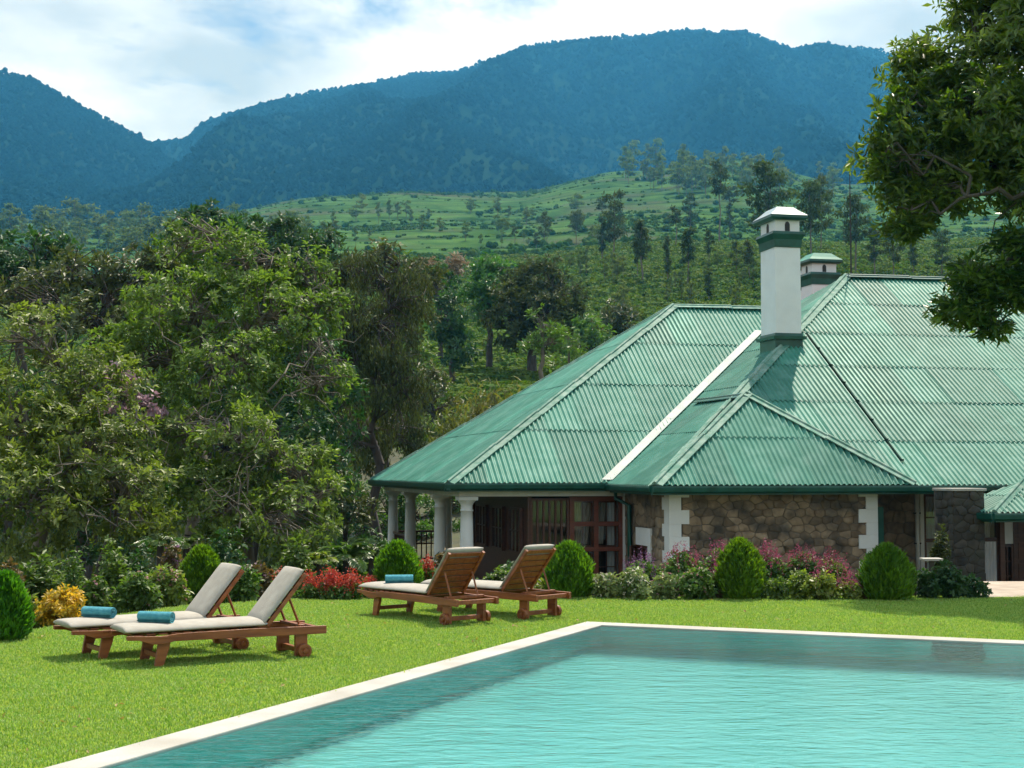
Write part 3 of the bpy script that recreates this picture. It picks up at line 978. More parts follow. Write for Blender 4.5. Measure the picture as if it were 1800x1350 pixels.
def clip(poly, a, b, c):
    """keep the part of a 2D polygon where a x + b y + c >= 0"""
    out = []
    for i in range(len(poly)):
        p, q = poly[i], poly[(i + 1) % len(poly)]
        dp = a * p[0] + b * p[1] + c; dq = a * q[0] + b * q[1] + c
        if dp >= 0: out.append(p)
        if (dp >= 0) != (dq >= 0):
            t = dp / (dp - dq); out.append((p[0] + (q[0] - p[0]) * t, p[1] + (q[1] - p[1]) * t))
    return out


def sheet_roof(poly, rows, sheet_w=0.9, lift=0.0, phase=0.0, overhang=0.05, coarse=6, parent=None):
    """cover a planar roof polygon (first edge = eave) with single corrugated sheets"""
    o = poly[0]; ea = (poly[1] - poly[0]).normalized()
    nrm = ea.cross(poly[2] - poly[0]).normalized()
    if nrm.z < 0: nrm = -nrm
    up = nrm.cross(ea).normalized()
    if up.z < 0: up = -up
    P2 = [((p - o).dot(ea), (p - o).dot(up)) for p in poly]
    area = sum(P2[i][0] * P2[(i + 1) % len(P2)][1] - P2[(i + 1) % len(P2)][0] * P2[i][1] for i in range(len(P2)))
    if area < 0: P2 = P2[::-1]
    edges = []
    for i in range(len(P2)):
        (x0, y0), (x1, y1) = P2[i], P2[(i + 1) % len(P2)]
        l = math.hypot(x1 - x0, y1 - y0)
        if l < 1e-6: continue
        nx, ny = -(y1 - y0) / l, (x1 - x0) / l
        c = -(nx * x0 + ny * y0)
        if abs(y0) < 1e-6 and abs(y1) < 1e-6: c += overhang
        edges.append((nx, ny, c))
    amin = min(p[0] for p in P2); amax = max(p[0] for p in P2); bmax = max(p[1] for p in P2)
    rl = bmax / rows
    ncol = int((amax - amin) / sheet_w) + 1
    for r in range(rows):
        b0 = r * rl - (overhang if r == 0 else 0.0); b1 = (r + 1) * rl + (0.12 if r < rows - 1 else 0)
        for c in range(ncol):
            a0 = amin + c * sheet_w; a1 = min(a0 + sheet_w + 0.03, amax)
            V = []; F = []; key = {}
            jit = rnd.uniform(-0.004, 0.004); skew = rnd.uniform(-0.003, 0.003)
            st = PITCHW / coarse
            k = 0
            while a0 + k * st < a1 - 1e-6:
                x0 = a0 + k * st; x1 = min(x0 + st, a1)
                q = [(x0, b0), (x1, b0), (x1, b1), (x0, b1)]
                for e in edges:
                    q = clip(q, *e)
                    if len(q) < 3: break
                if len(q) >= 3:
                    idx = []
                    for (x, y) in q:
                        kk = (round(x, 4), round(y, 4))
                        if kk not in key:
                            h = AMP * math.cos(2 * PI * (x / PITCHW + phase)) + lift + 0.016 * (1 - (y - b0) / (b1 - b0)) + jit + skew * (x - a0)
                            key[kk] = len(V)
                            V.append(o + ea * x + up * y + nrm * (h + 0.03))
                        if key[kk] not in idx: idx.append(key[kk])
                    if len(idx) >= 3: F.append(tuple(idx))
                k += 1
            if len(F) >= 2:
                mesh_obj("corrugated_sheet", V, F, M["roof_green"], parent or roof_o, smooth=True)
    return ea, up, nrm


sheet_roof([A0, AV, AR, AP], 4, phase=0.1)
sheet_roof([A1, A0, AP], 4, phase=0.3)
sheet_roof([B0, BE, BQ, BP], 6, phase=0.0, sheet_w=0.96)
sheet_roof([Vector((3.77, 0, EB)), B0, BP, AR], 5, phase=0.2, lift=0.0, sheet_w=0.9)
sheet_roof([Y0, Y1, YP], 2, lift=0.03)
sheet_roof([Y1, YR, YP], 1, lift=0.01)


def ridge_caps(p, q, w=0.17, seg=0.95, lift=0.055, mat="ridge", roll=0.045, drop=0.055):
    """ridge or hip capping in overlapping lengths: a round roll with two sloping wings"""
    d = q - p; L_ = d.length; n = max(1, int(round(L_ / seg))); t = d.normalized()
    side = t.cross(Vector((0, 0, 1))).normalized(); up = side.cross(t).normalized()
    prof = [(-w, -drop - 0.02), (-w, -drop), (-roll, -0.01), (-roll * 0.8, roll * 0.6), (0, roll), (roll * 0.8, roll * 0.6), (roll, -0.01), (w, -drop), (w, -drop - 0.02), (0, -0.03)]
    for i in range(n):
        mb = MB()
        s0 = L_ * i / n - 0.03; s1 = L_ * (i + 1) / n + 0.03
        base = p + up * (lift + (0.008 if i % 2 else 0.0))
        mb.prism(prof, s0, s1, lambda a, b, s: base + t * s + side * a + up * (b + 0.012 * (s - s0) / (s1 - s0)))
        mb.build("ridge_cap", M[mat], roof_o)


ridge_caps(A0, AP); ridge_caps(AP, AR); ridge_caps(A1, AP)
ridge_caps(B0, BP); ridge_caps(BP, BQ, mat="green_trim", w=0.2); ridge_caps(Y0, YP, lift=0.085); ridge_caps(Y1, YP, lift=0.085)
ridge_caps(YP + Vector((0, -0.05, 0)), Vector((6.72, 2.0, YP.z)), w=0.13, lift=0.06, mat="green_trim", seg=1.6)
# the wide pale valley gutter between the two roofs
va, vb = AV, AR
tv = (vb - va).normalized()
vm = MB()
nA = Vector((0, -0.745, 1)).normalized(); nB = Vector((-0.669, 0, 1)).normalized()
for (s0, s1) in ((0.0, 3.4), (3.4, 6.6), (6.6, 9.3)):
    m_ = MB()
    dA = Vector((-1, 0, 0)); dA = (dA - nA * dA.dot(nA)).normalized(); dB = Vector((0, -1, 0)); dB = (dB - nB * dB.dot(nB)).normalized()
    n0 = [va + tv * s0, va + tv * s1]
    lift = Vector((0, 0, 0.085 + 0.004 * (s0 > 1)))
    m_.v = [n0[0] + dA * 0.20 + lift, n0[1] + dA * 0.20 + lift, n0[1] + lift * 0.92, n0[0] + lift * 0.92, n0[0] + dB * 0.22 + lift, n0[1] + dB * 0.22 + lift]
    m_.v = m_.v + [p - Vector((0, 0, 0.012)) for p in m_.v]
    m_.f = [(0, 1, 2, 3), (3, 2, 5, 4), (6, 9, 8, 7), (9, 10, 11, 8), (0, 3, 9, 6), (3, 4, 10, 9), (1, 7, 8, 2), (2, 8, 11, 5), (0, 6, 7, 1), (4, 5, 11, 10)]
    m_.build("valley_flashing", M["flashing"], roof_o)
# a dark seam with bolts runs down the big front slope
sm = MB()
ub = Vector((1, 0, 0)); sl = Vector((0, 0.8299, 0.5584)); nn = Vector((0, -0.5584, 0.8299))
nB_ = (Vector((1, 0, 0)).cross(BP - Vector((BP.x, -3.33, EB)))).normalized()
upB = (BP - Vector((BP.x, -3.33, EB))).normalized()
for i in range(11):
    s0 = 0.9 + i * 0.86
    base = Vector((u_at(1612, -3.33), -3.33, EB)) + upB * s0 + nB_ * 0.055
    if s0 < 6.4:
        sm.tube([base, base + upB * 0.84], 0.026, 5)
        sm.box(base + nB_ * 0.02, (0.06, 0.07, 0.04))
sm.build("roof_seam", M["seam"], roof_o)

# ---- gutters and fascia
def run(p, q, name, mat, prof, parent=house, bevel=0):
    d = q - p; t = d.normalized(); side = Vector((t.y, -t.x, 0)).normalized()
    mb = MB(); mb.prism(prof, 0, d.length, lambda a, b, s: p + t * s + side * a + Vector((0, 0, b)))
    return mb.build(name, M[mat], parent, bevel)


GP = [(0.0, 0.02), (0.13, 0.02), (0.135, -0.02), (0.12, -0.10), (0.08, -0.135), (0.02, -0.14), (0.02, -0.17), (0.0, -0.17)]
run(A0 + Vector((-.12, 0, -.02)), AV + Vector((0, 0, -.02)), "gutter", "green_trim", GP)
run(A1 + Vector((0, 0.1, -.02)), A0 + Vector((0, -.12, -.02)), "gutter", "green_trim", GP)
run(AV + Vector((-.03, -0.14, -.05)), Y0 + Vector((-.03, 0, -.02)), "gutter", "green_trim", GP)
run(Y0 + Vector((-.13, -.05, -.02)), Vector((34.6, -3.45, EB - .02)), "gutter", "green_trim", GP)
# white beam under the eaves of the left wing
bmz = EA - 0.19
MB().span((0.30, 0.34, bmz - 0.12), (4.2, 0.62, bmz)).build("eave_beam", M["white_wood"], house)
MB().span((0.32, 0.64, bmz - 0.12), (0.60, 12.9, bmz)).build("eave_beam", M["white_wood"], house)
# soffit boards
MB().span((0.03, 0.03, EA - 0.185), (4.3, 3.6, EA - 0.165)).build("soffit", M["white_wood"], house)
MB().span((0.03, 3.605, EA - 0.185), (3.0, 13.2, EA - 0.165)).build("soffit", M["white_wood"], house)
MB().span((4.31, -3.3, EB - 0.185), (30, -1.0, EB - 0.165)).build("soffit", M["white_wood"], house)


# ---- veranda columns: tuscan shafts with swelling, neck ring and square abacus
def column(u, v):
    mb = MB()
    h = bmz - 0.125
    mb.lathe([(0.20, -0.55), (0.20, 0.0), (0.195, 0.06), (0.165, 0.10), (0.165, 0.5), (0.158, 1.1), (0.145, 1.7), (0.135, h - 0.34), (0.155, h - 0.33), (0.155, h - 0.30), (0.135, h - 0.29), (0.135, h - 0.2), (0.16, h - 0.15), (0.20, h - 0.10), (0.21, h - 0.085)], 28, (u, v, 0))
    o = mb.build("column", M["white"], house, smooth=True)
    o.data.polygons.foreach_set("use_smooth", [True] * len(o.data.polygons))
    MB().span((u - 0.225, v - 0.225, h - 0.083), (u + 0.225, v + 0.225, h)).build("abacus", M["white"], o, bevel=0.006)


for v in (0.5, 3.97, 8.8, 12.2):
    column(0.5, v)
# back corner columns seen through the veranda
for u in (2.3,):
    column(u, 12.75)


# railing of dark lattice between the columns
def railing(p, q, n):
    mb = MB(); p = Vector(p); q = Vector(q); t = (q - p).normalized(); L_ = (q - p).length
    ang = math.atan2(t.y, t.x); rot = Matrix.Rotation(ang, 3, 'Z')
    o = MB().box((p + q) / 2 + Vector((0, 0, 1.0)), (L_, 0.07, 0.06), rot).build("railing", M["dark_wood"], house)
    MB().box((p + q) / 2 + Vector((0, 0, 0.62)), (L_, 0.045, 0.045), rot).build("rail", M["dark_wood"], o)
    MB().box((p + q) / 2 + Vector((0, 0, 0.15)), (L_, 0.06, 0.05), rot).build("rail", M["dark_wood"], o)
    for i in range(1, n):
        c = p + t * (L_ * i / n)
        MB().box(c + Vector((0, 0, 0.57)), (0.035, 0.03, 0.80), rot).build("baluster", M["dark_wood"], o)


railing((0.72, 12.75, 0), (2.1, 12.75, 0), 9)
railing((0.5, 8.98, 0), (0.5, 12.02, 0), 14)

# ---- floor and plinth
MB().span((0.12, 0.12, -0.6), (12.5, 13.1, 0.0)).build("plinth", M["stone_dark_shaded"], house)
MB().span((4.15, -2.84, -0.6), (34.0, 0.10, -0.012)).build("plinth", M["stone_dark_shaded"], house)


# ---- rubble walls: every stone is its own piece
def voronoi_stones(w, h, cw, ch, seed, holes=()):
    """relaxed random cells over a w x h wall; returns inset polygons"""
    r = random.Random(seed)
    pts = []
    ny = max(1, round(h / ch)); nx = max(1, round(w / cw))
    for j in range(ny):
        for i in range(nx):
            pts.append(((i + 0.5 + (0.5 if j % 2 else 0) * 0.9 + r.uniform(-.36, .36)) * w / nx % w, (j + 0.5 + r.uniform(-.30, .30)) * h / ny))
    res = []
    asp = cw / ch
    for i, (x, y) in enumerate(pts):
        poly = [(0, 0), (w, 0), (w, h), (0, h)]
        for j, (x2, y2) in enumerate(pts):
            if i == j or abs(x2 - x) > 3.2 * cw or abs(y2 - y) > 3.2 * ch: continue
            # distance measured with the stones' own aspect so that they lie flat
            dx, dy = (x2 - x) / asp, (y2 - y)
            mx, my = (x + x2) / 2, (y + y2) / 2
            poly = clip(poly, -dx / asp, -dy, dx / asp * mx + dy * my)
            if len(poly) < 3: break
        if len(poly) < 3: continue
        cx = sum(p[0] for p in poly) / len(poly); cyy = sum(p[1] for p in poly) / len(poly)
        if any(a0 < cx < a1 and b0 < cyy < b1 for a0, a1, b0, b1 in holes): continue
        res.append((poly, cx, cyy))
    return res


def wall(o, t, w, h, nrm, seed, cw=0.36, ch=0.24, thick=0.3, mat="stone", holes=(), parent=house, name="wall", stones=True, zlow=0.0):
    """mortared wall with proud rubble stones; o lower corner, t direction, nrm outward"""
    o = Vector(o); t = Vector(t).normalized(); nrm = Vector(nrm).normalized(); zz = Vector((0, 0, 1))
    mb = MB()
    fr_ = lambda a, b, d: o + t * a + zz * b + nrm * d
    if not holes:
        mb.prism([(0, -0.3), (w, -0.3), (w, h), (0, h)], -thick, 0, fr_)
    else:
        a0, a1, b0, b1 = holes[0]
        mb.prism([(0, -0.3), (a0, -0.3), (a0, h), (0, h)], -thick, 0, fr_)
        mb.prism([(a1, -0.3), (w, -0.3), (w, h), (a1, h)], -thick, 0, fr_)
        mb.prism([(a0, b1), (a1, b1), (a1, h), (a0, h)], -thick, 0, fr_)
        if b0 > 0: mb.prism([(a0, -0.3), (a1, -0.3), (a1, b0), (a0, b0)], -thick, 0, fr_)
    wo = mb.build(name, M["mortar"], parent)
    if not stones: return wo
    r = random.Random(seed + 99)
    for poly, cx, cyy in voronoi_stones(w, h - zlow, cw, ch, seed, [(a, b, c - zlow, d - zlow) for a, b, c, d in holes]):
        k = len(poly)
        proud = r.uniform(0.010, 0.032)
        V = []; F = []
        for s_, d_ in ((0.96, -0.01), (0.93, proud * 0.7), (0.82, proud)):
            for (px, py) in poly:
                jx = 1 + r.uniform(-.03, .03)
                V.append(fr_(cx + (px - cx) * s_ * jx, cyy + zlow + (py - cyy) * s_, d_))
        tp = len(V); V.append(fr_(cx, cyy + zlow, proud * 1.1))
        for i in range(k):
            j = (i + 1) % k
            F += [(i, j, k + j, k + i), (k + i, k + j, 2 * k + j, 2 * k + i), (2 * k + i, 2 * k + j, tp)]
        mesh_obj("stone", V, F, M[mat], wo, smooth=True)
    return wo


WV = -2.83                     # front wall of the projecting bay
UL = 4.27; UR = u_at(1537, WV)
WH = EB - 0.18
bayw = wall((UL + 0.28, WV, 0), (1, 0, 0), UR - UL - 0.46, WH, (0, -1, 0), 5, cw=0.25, ch=0.165, zlow=0.55)
# the bay's left flank with its small white framed casement
fl = wall((UL, 0.3, 0), (0, -1, 0), 0.3 - WV - 0.28, WH, (-1, 0, 0), 8, cw=0.36, ch=0.24, holes=((0.90, 1.95, 0.30, 1.60),), zlow=0.4)
# recessed main wall to the right of the bay
MV = -1.55
UP = u_at(1606, MV)
mw = wall((UR - 0.3, MV, 0), (1, 0, 0), UP - UR + 0.3, WH, (0, -1, 0), 12, cw=0.34, ch=0.23, zlow=0.5)
MB().span((UR - 0.42, WV + 0.30, -0.3), (UR - 0.02, MV - 0.005, WH)).build("wall", M["mortar"], house)


# white quoins: long and short blocks up both corners of the bay
def quoins(u_in, sgn, flank=False):
    z = -0.25; k = 0
    while z < WH - 0.02:
        hh = min(0.30 if k % 2 else 0.27, WH - z)
        lw = 0.46 if k % 2 else 0.28
        a, b = (u_in, u_in + sgn * lw)
        fw = 0.28 if k % 2 else 0.42
        mb = MB()
        lo = (min(a, b), WV - 0.05, z); hi = (max(a, b), WV + fw, z + hh)
        mb.span(lo, hi)
        mb.build("quoin", M["white"], house, bevel=0.006)
        z += hh + 0.001; k += 1


quoins(UL - 0.03, 1); quoins(UR + 0.03, -1)


# ---- windows
def casement(name, o, t, nrm, w, h, cols, rows, mat="dark_wood", post=0.07, bar=0.03, rail=None, glass="glass", parent=house, depth=0.08, panes=True):
    """timber window: frame, glazing bars and single panes"""
    o = Vector(o); t = Vector(t).normalized(); nrm = Vector(nrm).normalized(); zz = Vector((0, 0, 1))
    fr_ = lambda a, b, d: o + t * a + zz * b + nrm * d

    def rect(mb, a0, a1, b0, b1, d0, d1):
        mb.prism([(a0, b0), (a1, b0), (a1, b1), (a0, b1)], d0, d1, fr_)
    fm = MB()
    rect(fm, 0, post, 0, h, 0, depth); rect(fm, w - post, w, 0, h, 0, depth)
    rect(fm, post, w - post, 0, post, 0, depth - 0.004); rect(fm, post, w - post, h - post, h, 0, depth - 0.004)
    wo = fm.build(name, M[mat], parent)
    iw = (w - 2 * post - (cols - 1) * bar) / cols
    zs = [post, h - post]
    if rail: zs = [post, rail - post / 2, rail + post / 2, h - post]
    rb = MB()
    if rail: rect(rb, post, w - post, rail - post / 2, rail + post / 2, 0.004, depth - 0.008)
    for c in range(1, cols):
        a = post + c * iw + (c - 1) * bar
        for z0, z1 in zip(zs[::2], zs[1::2]):
            rect(rb, a, a + bar, z0, z1, 0.010, depth - 0.02)
    for z0, z1 in zip(zs[::2], zs[1::2]):
        nr = max(1, round(rows * (z1 - z0) / (h - 2 * post)))
        for r_i in range(1, nr):
            z = z0 + (z1 - z0) * r_i / nr
            for c in range(cols):
                a = post + c * (iw + bar)
                rect(rb, a, a + iw, z - bar / 2, z + bar / 2, 0.012, depth - 0.024)
        if panes:
            for r_i in range(nr):
                za = z0 + (z1 - z0) * r_i / nr + (bar / 2 if r_i else 0); zb = z0 + (z1 - z0) * (r_i + 1) / nr - (bar / 2 if r_i < nr - 1 else 0)
                for c in range(cols):
                    a = post + c * (iw + bar)
                    mesh_obj("pane", [fr_(a, za, 0.03), fr_(a + iw, za, 0.03), fr_(a + iw, zb, 0.03), fr_(a, zb, 0.03)], [(0, 1, 2, 3)], M[glass], wo)
    rb.build("glazing_bars", M[mat], wo)
    return wo


def curtain(o, t, nrm, w, h, mat, waves=6, parent=house, amp=0.03, swag=0.0):
    o = Vector(o); t = Vector(t).normalized(); nrm = Vector(nrm).normalized()
    V = []; F = []
    nx = waves * 6; nz = 8
    for j in range(nz + 1):
        b = j / nz
        pull = 1.0 - swag * (1 - b) ** 0.7
        for i in range(nx + 1):
            a = i / nx
            V.append(o + t * (w * a * pull) + Vector((0, 0, h * b)) + nrm * (amp * math.sin(a * waves * 2 * PI)))
    for j in range(nz):
        for i in range(nx):
            n = j * (nx + 1) + i
            F.append((n, n + 1, n + nx + 2, n + nx + 1))
    return mesh_obj("curtain", V, F, M[mat], parent, smooth=True)


ZT = bmz - 0.135           # top of the glazed front
# left wing: glazed front between the veranda and the bay
U1 = u_at(1001, 0.55); U2 = u_at(1094, 0.55); U0 = u_at(932, 0.55)
fw = casement("window", (U1, 0.62, 0.02), (1, 0, 0), (0, -1, 0), U2 - U1, ZT - 0.02, 2, 3, mat="red_timber", post=0.10, bar=0.11, rail=1.02)
casement("window", (U1 + 0.12, 0.74, 0.10), (1, 0, 0), (0, -1, 0), (U2 - U1) / 2 - 0.16, ZT - 0.2, 2, 4, mat="red_timber", post=0.045, rail=1.0, bar=0.025, panes=False, depth=0.05)
casement("window", (U1 + (U2 - U1) / 2 + 0.05, 0.74, 0.10), (1, 0, 0), (0, -1, 0), (U2 - U1) / 2 - 0.16, ZT - 0.2, 2, 4, mat="red_timber", post=0.045, rail=1.0, bar=0.025, panes=False, depth=0.05)
curtain((U1 + 0.14, 0.83, 1.15), (1, 0, 0), (0, -1, 0), 0.55, ZT - 1.25, "curtain_tan", 5, swag=0.35)
curtain((U1 + 0.98, 0.83, 0.1), (1, 0, 0), (0, -1, 0), 0.36, ZT - 0.2, "curtain", 4)
curtain((U1 + 0.70, 0.83, 1.15), (1, 0, 0), (0, -1, 0), 0.28, ZT - 1.25, "curtain_tan", 3, swag=0.3)
sl_ = casement("window", (U0, 0.62, 0.02), (1, 0, 0), (0, -1, 0), U1 - U0 - 0.01, ZT - 0.06, 6, 1, post=0.06, bar=0.05, rail=1.08)
# dark timber end wall of the wing behind the veranda, with glazed doors
EU = U0 - 0.06
ew = MB()
ew.span((EU, 0.56, 0.0), (EU + 0.1, 8.6, ZT))
ew.build("wall", M["dark_wood"], house)
for v0 in (1.0, 2.9, 4.9, 6.7):
    casement("window", (EU - 0.01, v0 + 1.3, 0.9), (0, -1, 0), (-1, 0, 0), 1.3, 1.1, 3, 2, post=0.06, bar=0.03)
    MB().span((EU - 0.006, v0 + 0.08, 0.95), (EU - 0.002, v0 + 1.22, 1.95)).build("curtain", M["curtain_tan"], house)
# dark inside of the rooms
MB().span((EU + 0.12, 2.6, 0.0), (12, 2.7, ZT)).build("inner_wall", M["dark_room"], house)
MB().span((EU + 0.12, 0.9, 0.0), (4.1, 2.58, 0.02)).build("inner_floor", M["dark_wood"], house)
# white pilaster and dark green downpipe at the inner corner
UW = U2 + 0.01
MB().span((UW, 0.36, -0.3), (UL + 0.0, 0.66, bmz - 0.003)).build("pilaster", M["white"], house, bevel=0.006)
pv = -0.28
dp = MB().tube([(UL - 0.34, -0.02, EA - 0.2), (UL - 0.34, -0.02, EA - 0.36), (UL - 0.09, pv, EA - 0.52), (UL - 0.09, pv, -0.3)], 0.05, 10)
dp.build("downpipe", M["green_trim"], house, smooth=True)
# small casement on the bay's flank: white surround, thick lintel, open timber leaf
ws = MB()
ws.span((UL - 0.05, -0.605, 1.20), (UL + 0.12, -1.645, 1.595))
ws.span((UL - 0.05, -1.455, 0.2), (UL + 0.12, -1.645, 1.198))
ws.build("window_surround", M["white"], house, bevel=0.005)
cw_ = casement("window", (UL + 0.02, -0.66, 0.36), (0, -1, 0), (-1, 0, 0), 0.78, 0.83, 2, 2, post=0.05)
curtain((UL + 0.2, -0.68, 0.36), (0, -1, 0), (-1, 0, 0), 0.7, 0.83, "curtain", 4)
lf = casement("window", (UL - 0.05, -0.64, 0.36), (-0.55, -0.84, 0), (-0.84, 0.55, 0), 0.40, 0.83, 1, 2, post=0.055, depth=0.05)
lf["label"] = "open timber casement leaf on the bay's flank"
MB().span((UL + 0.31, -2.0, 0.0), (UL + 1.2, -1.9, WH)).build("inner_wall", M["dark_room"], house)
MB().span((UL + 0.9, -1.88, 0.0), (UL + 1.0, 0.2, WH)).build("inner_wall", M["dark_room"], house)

# ---- right of the bay: corner boards, pipes, glazed doors with curtains
MB().span((UR + 0.035, WV + 0.02, 0.0), (UR + 0.20, WV + 0.10, WH - 0.30)).build("corner_board", M["green_trim"], house)
wp = MB().tube([(UP + 0.02, MV - 0.06, WH), (UP + 0.02, MV - 0.06, -0.25)], 0.05, 10)
wo = wp.build("downpipe", M["white_wood"], house, smooth=True)
for z in (0.5, 1.2, 1.9):
    MB().box((UP + 0.02, MV - 0.03, z), (0.16, 0.12, 0.03)).build("pipe_bracket", M["black"], wo)
MB().span((UP + 0.10, MV - 0.05, -0.25), (UP + 0.20, MV + 0.25, WH)).build("door_post", M["white_wood"], house)
UD = UP + 0.21
UE = u_at(1756, MV)
d1 = casement("window", (UD, MV + 0.1, 0.0), (1, 0, 0), (0, -1, 0), 0.98, WH - 0.02, 2, 5, post=0.08, rail=1.26)
d2 = casement("window", (UD + 1.0, MV + 0.1, 0.0), (1, 0, 0), (0, -1, 0), UE - UD - 1.0, WH - 0.02, 2, 5, post=0.10, rail=1.26)
curtain((UD + 0.1, MV + 0.32, 0.0), (1, 0, 0), (0, -1, 0), 0.8, WH - 0.1, "curtain", 7)
curtain((UD + 1.15, MV - 0.03, 0.0), (1, 0, 0), (0, -1, 0), UE - UD - 1.30, 1.22, "curtain", 8, amp=0.02)
curtain((UD + 1.05, MV + 0.32, 1.2), (1, 0, 0), (0, -1, 0), UE - UD - 1.15, WH - 1.3, "curtain", 6)
UF = u_at(1776, MV)
MB().span((UE + 0.005, MV - 0.02, 1.16), (UF, MV + 0.25, WH - 0.02)).build("wall", M["white"], house)
d3 = casement("window", (UE + 0.005, MV + 0.06, 0.0), (1, 0, 0), (0, -1, 0), UF - UE - 0.005, 1.14, 2, 3, post=0.05)
curtain((UE + 0.03, MV + 0.3, 0.0), (1, 0, 0), (0, -1, 0), UF - UE - 0.1, 1.14, "curtain", 4)
dr = MB().span((UF + 0.005, MV - 0.03, 0.0), (UF + 1.0, MV + 0.08, 1.95)).build("door", M["dark_wood"], house)
for z0, z1 in ((0.12, 0.7), (0.8, 1.2), (1.3, 1.85)):
    MB().span((UF + 0.12, MV - 0.045, z0), (UF + 0.88, MV - 0.032, z1)).build("door_panel", M["dark_wood"], dr, bevel=0.01)
wall((UF + 1.01, MV, 0), (1, 0, 0), 6.0, WH, (0, -1, 0), 31, cw=0.5, ch=0.32, stones=False)
MB().span((UF + 0.005, MV - 0.01, 1.96), (UF + 1.0, MV + 0.25, WH)).build("wall", M["mortar"], house)
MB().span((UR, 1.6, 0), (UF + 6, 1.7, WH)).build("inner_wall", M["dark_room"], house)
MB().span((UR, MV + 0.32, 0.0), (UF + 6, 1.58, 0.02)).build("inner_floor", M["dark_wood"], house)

# ---- little porch roof over the door at the right edge
PVv = -5.2
pu0 = u_at(1746, PVv); pz = z_at(1746, 902, PVv)
q0 = Vector((pu0, PVv, pz)); q1 = Vector((pu0 + 5.2, PVv, pz)); q2 = Vector((pu0, -3.2, pz)); q3 = Vector((pu0 + 5.2, -3.2, pz))
qp = Vector((pu0 + 1.3, -4.2, pz + 0.62)); qq = Vector((pu0 + 3.9, -4.2, pz + 0.62))
pr = MB()
pr.v = [p + dn for p in (q0, q1, q3, q2, qp, qq)]
pr.f = [(0, 1, 5, 4), (3, 0, 4), (2, 3, 4, 5), (1, 2, 5)]
porch = mesh_obj("porch_roof", pr.v, pr.f, M["dark_wood"], house)
sheet_roof([q0, q1, qq, qp], 2, parent=porch); sheet_roof([q2, q0, qp], 2, parent=porch)
_keep = roof_o; roof_o = porch
ridge_caps(q0, qp, w=0.11); ridge_caps(qp, qq, w=0.11)
roof_o = _keep
run(q0 + Vector((-.1, -.02, -.02)), q1 + Vector((0, -.02, -.02)), "gutter", "green_trim", GP)
run(q2 + Vector((-.02, 0, -.02)), q0 + Vector((-.02, -.1, -.02)), "gutter", "green_trim", GP)
for (a, b) in ((1.15, PVv + 0.3), (1.15, -3.5), (4.6, PVv + 0.3), (4.6, -3.5)):
    MB().span((pu0 + a, b, -0.4), (pu0 + a + 0.12, b + 0.12, pz - 0.1)).build("porch_post", M["dark_wood"], house, bevel=0.006)


# ---- chimneys
def chimney(u, v, w, d, z0, ztop, skirt=True, sc=1.0, arch=True, label=None):
    """white shaft on a green skirt, green neck band, white lantern with dark openings, flared green cap"""
    hw, hd = w / 2, d / 2

    def sq(mb, a, z0, b, z1):
        n = len(mb.v)
        for r, z in ((a, z0), (b, z1)):
            for sx, sy in ((-1, -1), (1, -1), (1, 1), (-1, 1)):
                mb.v.append(Vector((u + sx * (hw + r), v + sy * (hd + r), z)))
        mb.f += [(n, n + 3, n + 2, n + 1), (n + 4, n + 5, n + 6, n + 7)] + [(n + i, n + (i + 1) % 4, n + 4 + (i + 1) % 4, n + 4 + i) for i in range(4)]
    zl = ztop - 0.20 * sc; zc = zl - 0.16 * sc; zn = zc - 0.30 * sc; zb = zn - 0.40 * sc
    sh = MB(); sq(sh, 0.0, z0 - 1.0, -0.01, zb)
    co = sh.build("chimney", M["white"], house, bevel=0.008)
    if label: co["label"] = label
    nb = MB(); sq(nb, 0.012, zb + 0.001, 0.03, zb + 0.20 * sc); sq(nb, 0.03, zb + 0.2005 * sc, 0.09 * sc, zb + 0.33 * sc); sq(nb, 0.09 * sc, zb + 0.3305 * sc, 0.07 * sc, zn)
    nb.build("neck_band", M["green_trim"], co)
    MB_ = MB(); sq(MB_, -0.02, zn + 0.001, -0.02, zc); MB_.build("lantern", M["white"], co)
    wv_ = []
    for s in (-1, 1):
        for (a, f) in ((0.0, 'f'), (0.0, 's')):
            mb = MB(); ow = 0.065 * sc; oh = (zc - zn) * 0.82
            prof = [(-ow, 0), (ow, 0), (ow, oh * 0.7), (ow * .7, oh * .9), (0, oh), (-ow * .7, oh * .9), (-ow, oh * 0.7)]
            if f == 'f': mb.prism(prof, 0, 0.012, lambda a_, b_, d_: Vector((u + a_ + 0.04 * s * 0, v + s * (hd - 0.02 + d_), zn + 0.02 + b_)))
            else: mb.prism(prof, 0, 0.012, lambda a_, b_, d_: Vector((u + s * (hw - 0.02 + d_), v + a_, zn + 0.02 + b_)))
            mb.build("smoke_opening", M["black"], co)
    cp = MB(); sq(cp, 0.07 * sc, zc + 0.001, 0.15 * sc, zc + 0.05 * sc); sq(cp, 0.15 * sc, zc + 0.0505 * sc, 0.14 * sc, zl - 0.04 * sc)
    cp.build("cap_band", M["green_trim"], co)
    tp = MB(); sq(tp, 0.145 * sc, zl - 0.039 * sc, 0.02 * sc, zl + 0.06 * sc); sq(tp, 0.02 * sc, zl + 0.0605 * sc, -0.13 * sc, ztop)
    tp.build("cap_roof", M["capmetal"] if sc >= 1 else M["roof_green"], co)
    if skirt:
        sk = MB(); sq(sk, 0.02, z0 - 0.9, 0.02, z0 - 0.02); sq(sk, 0.09, z0 - 0.019, 0.10, z0 + 0.06); sq(sk, 0.03, z0 + 0.061, 0.012, z0 + 0.14)
        sk.build("flashing_skirt", M["green_trim"], co)
    return co


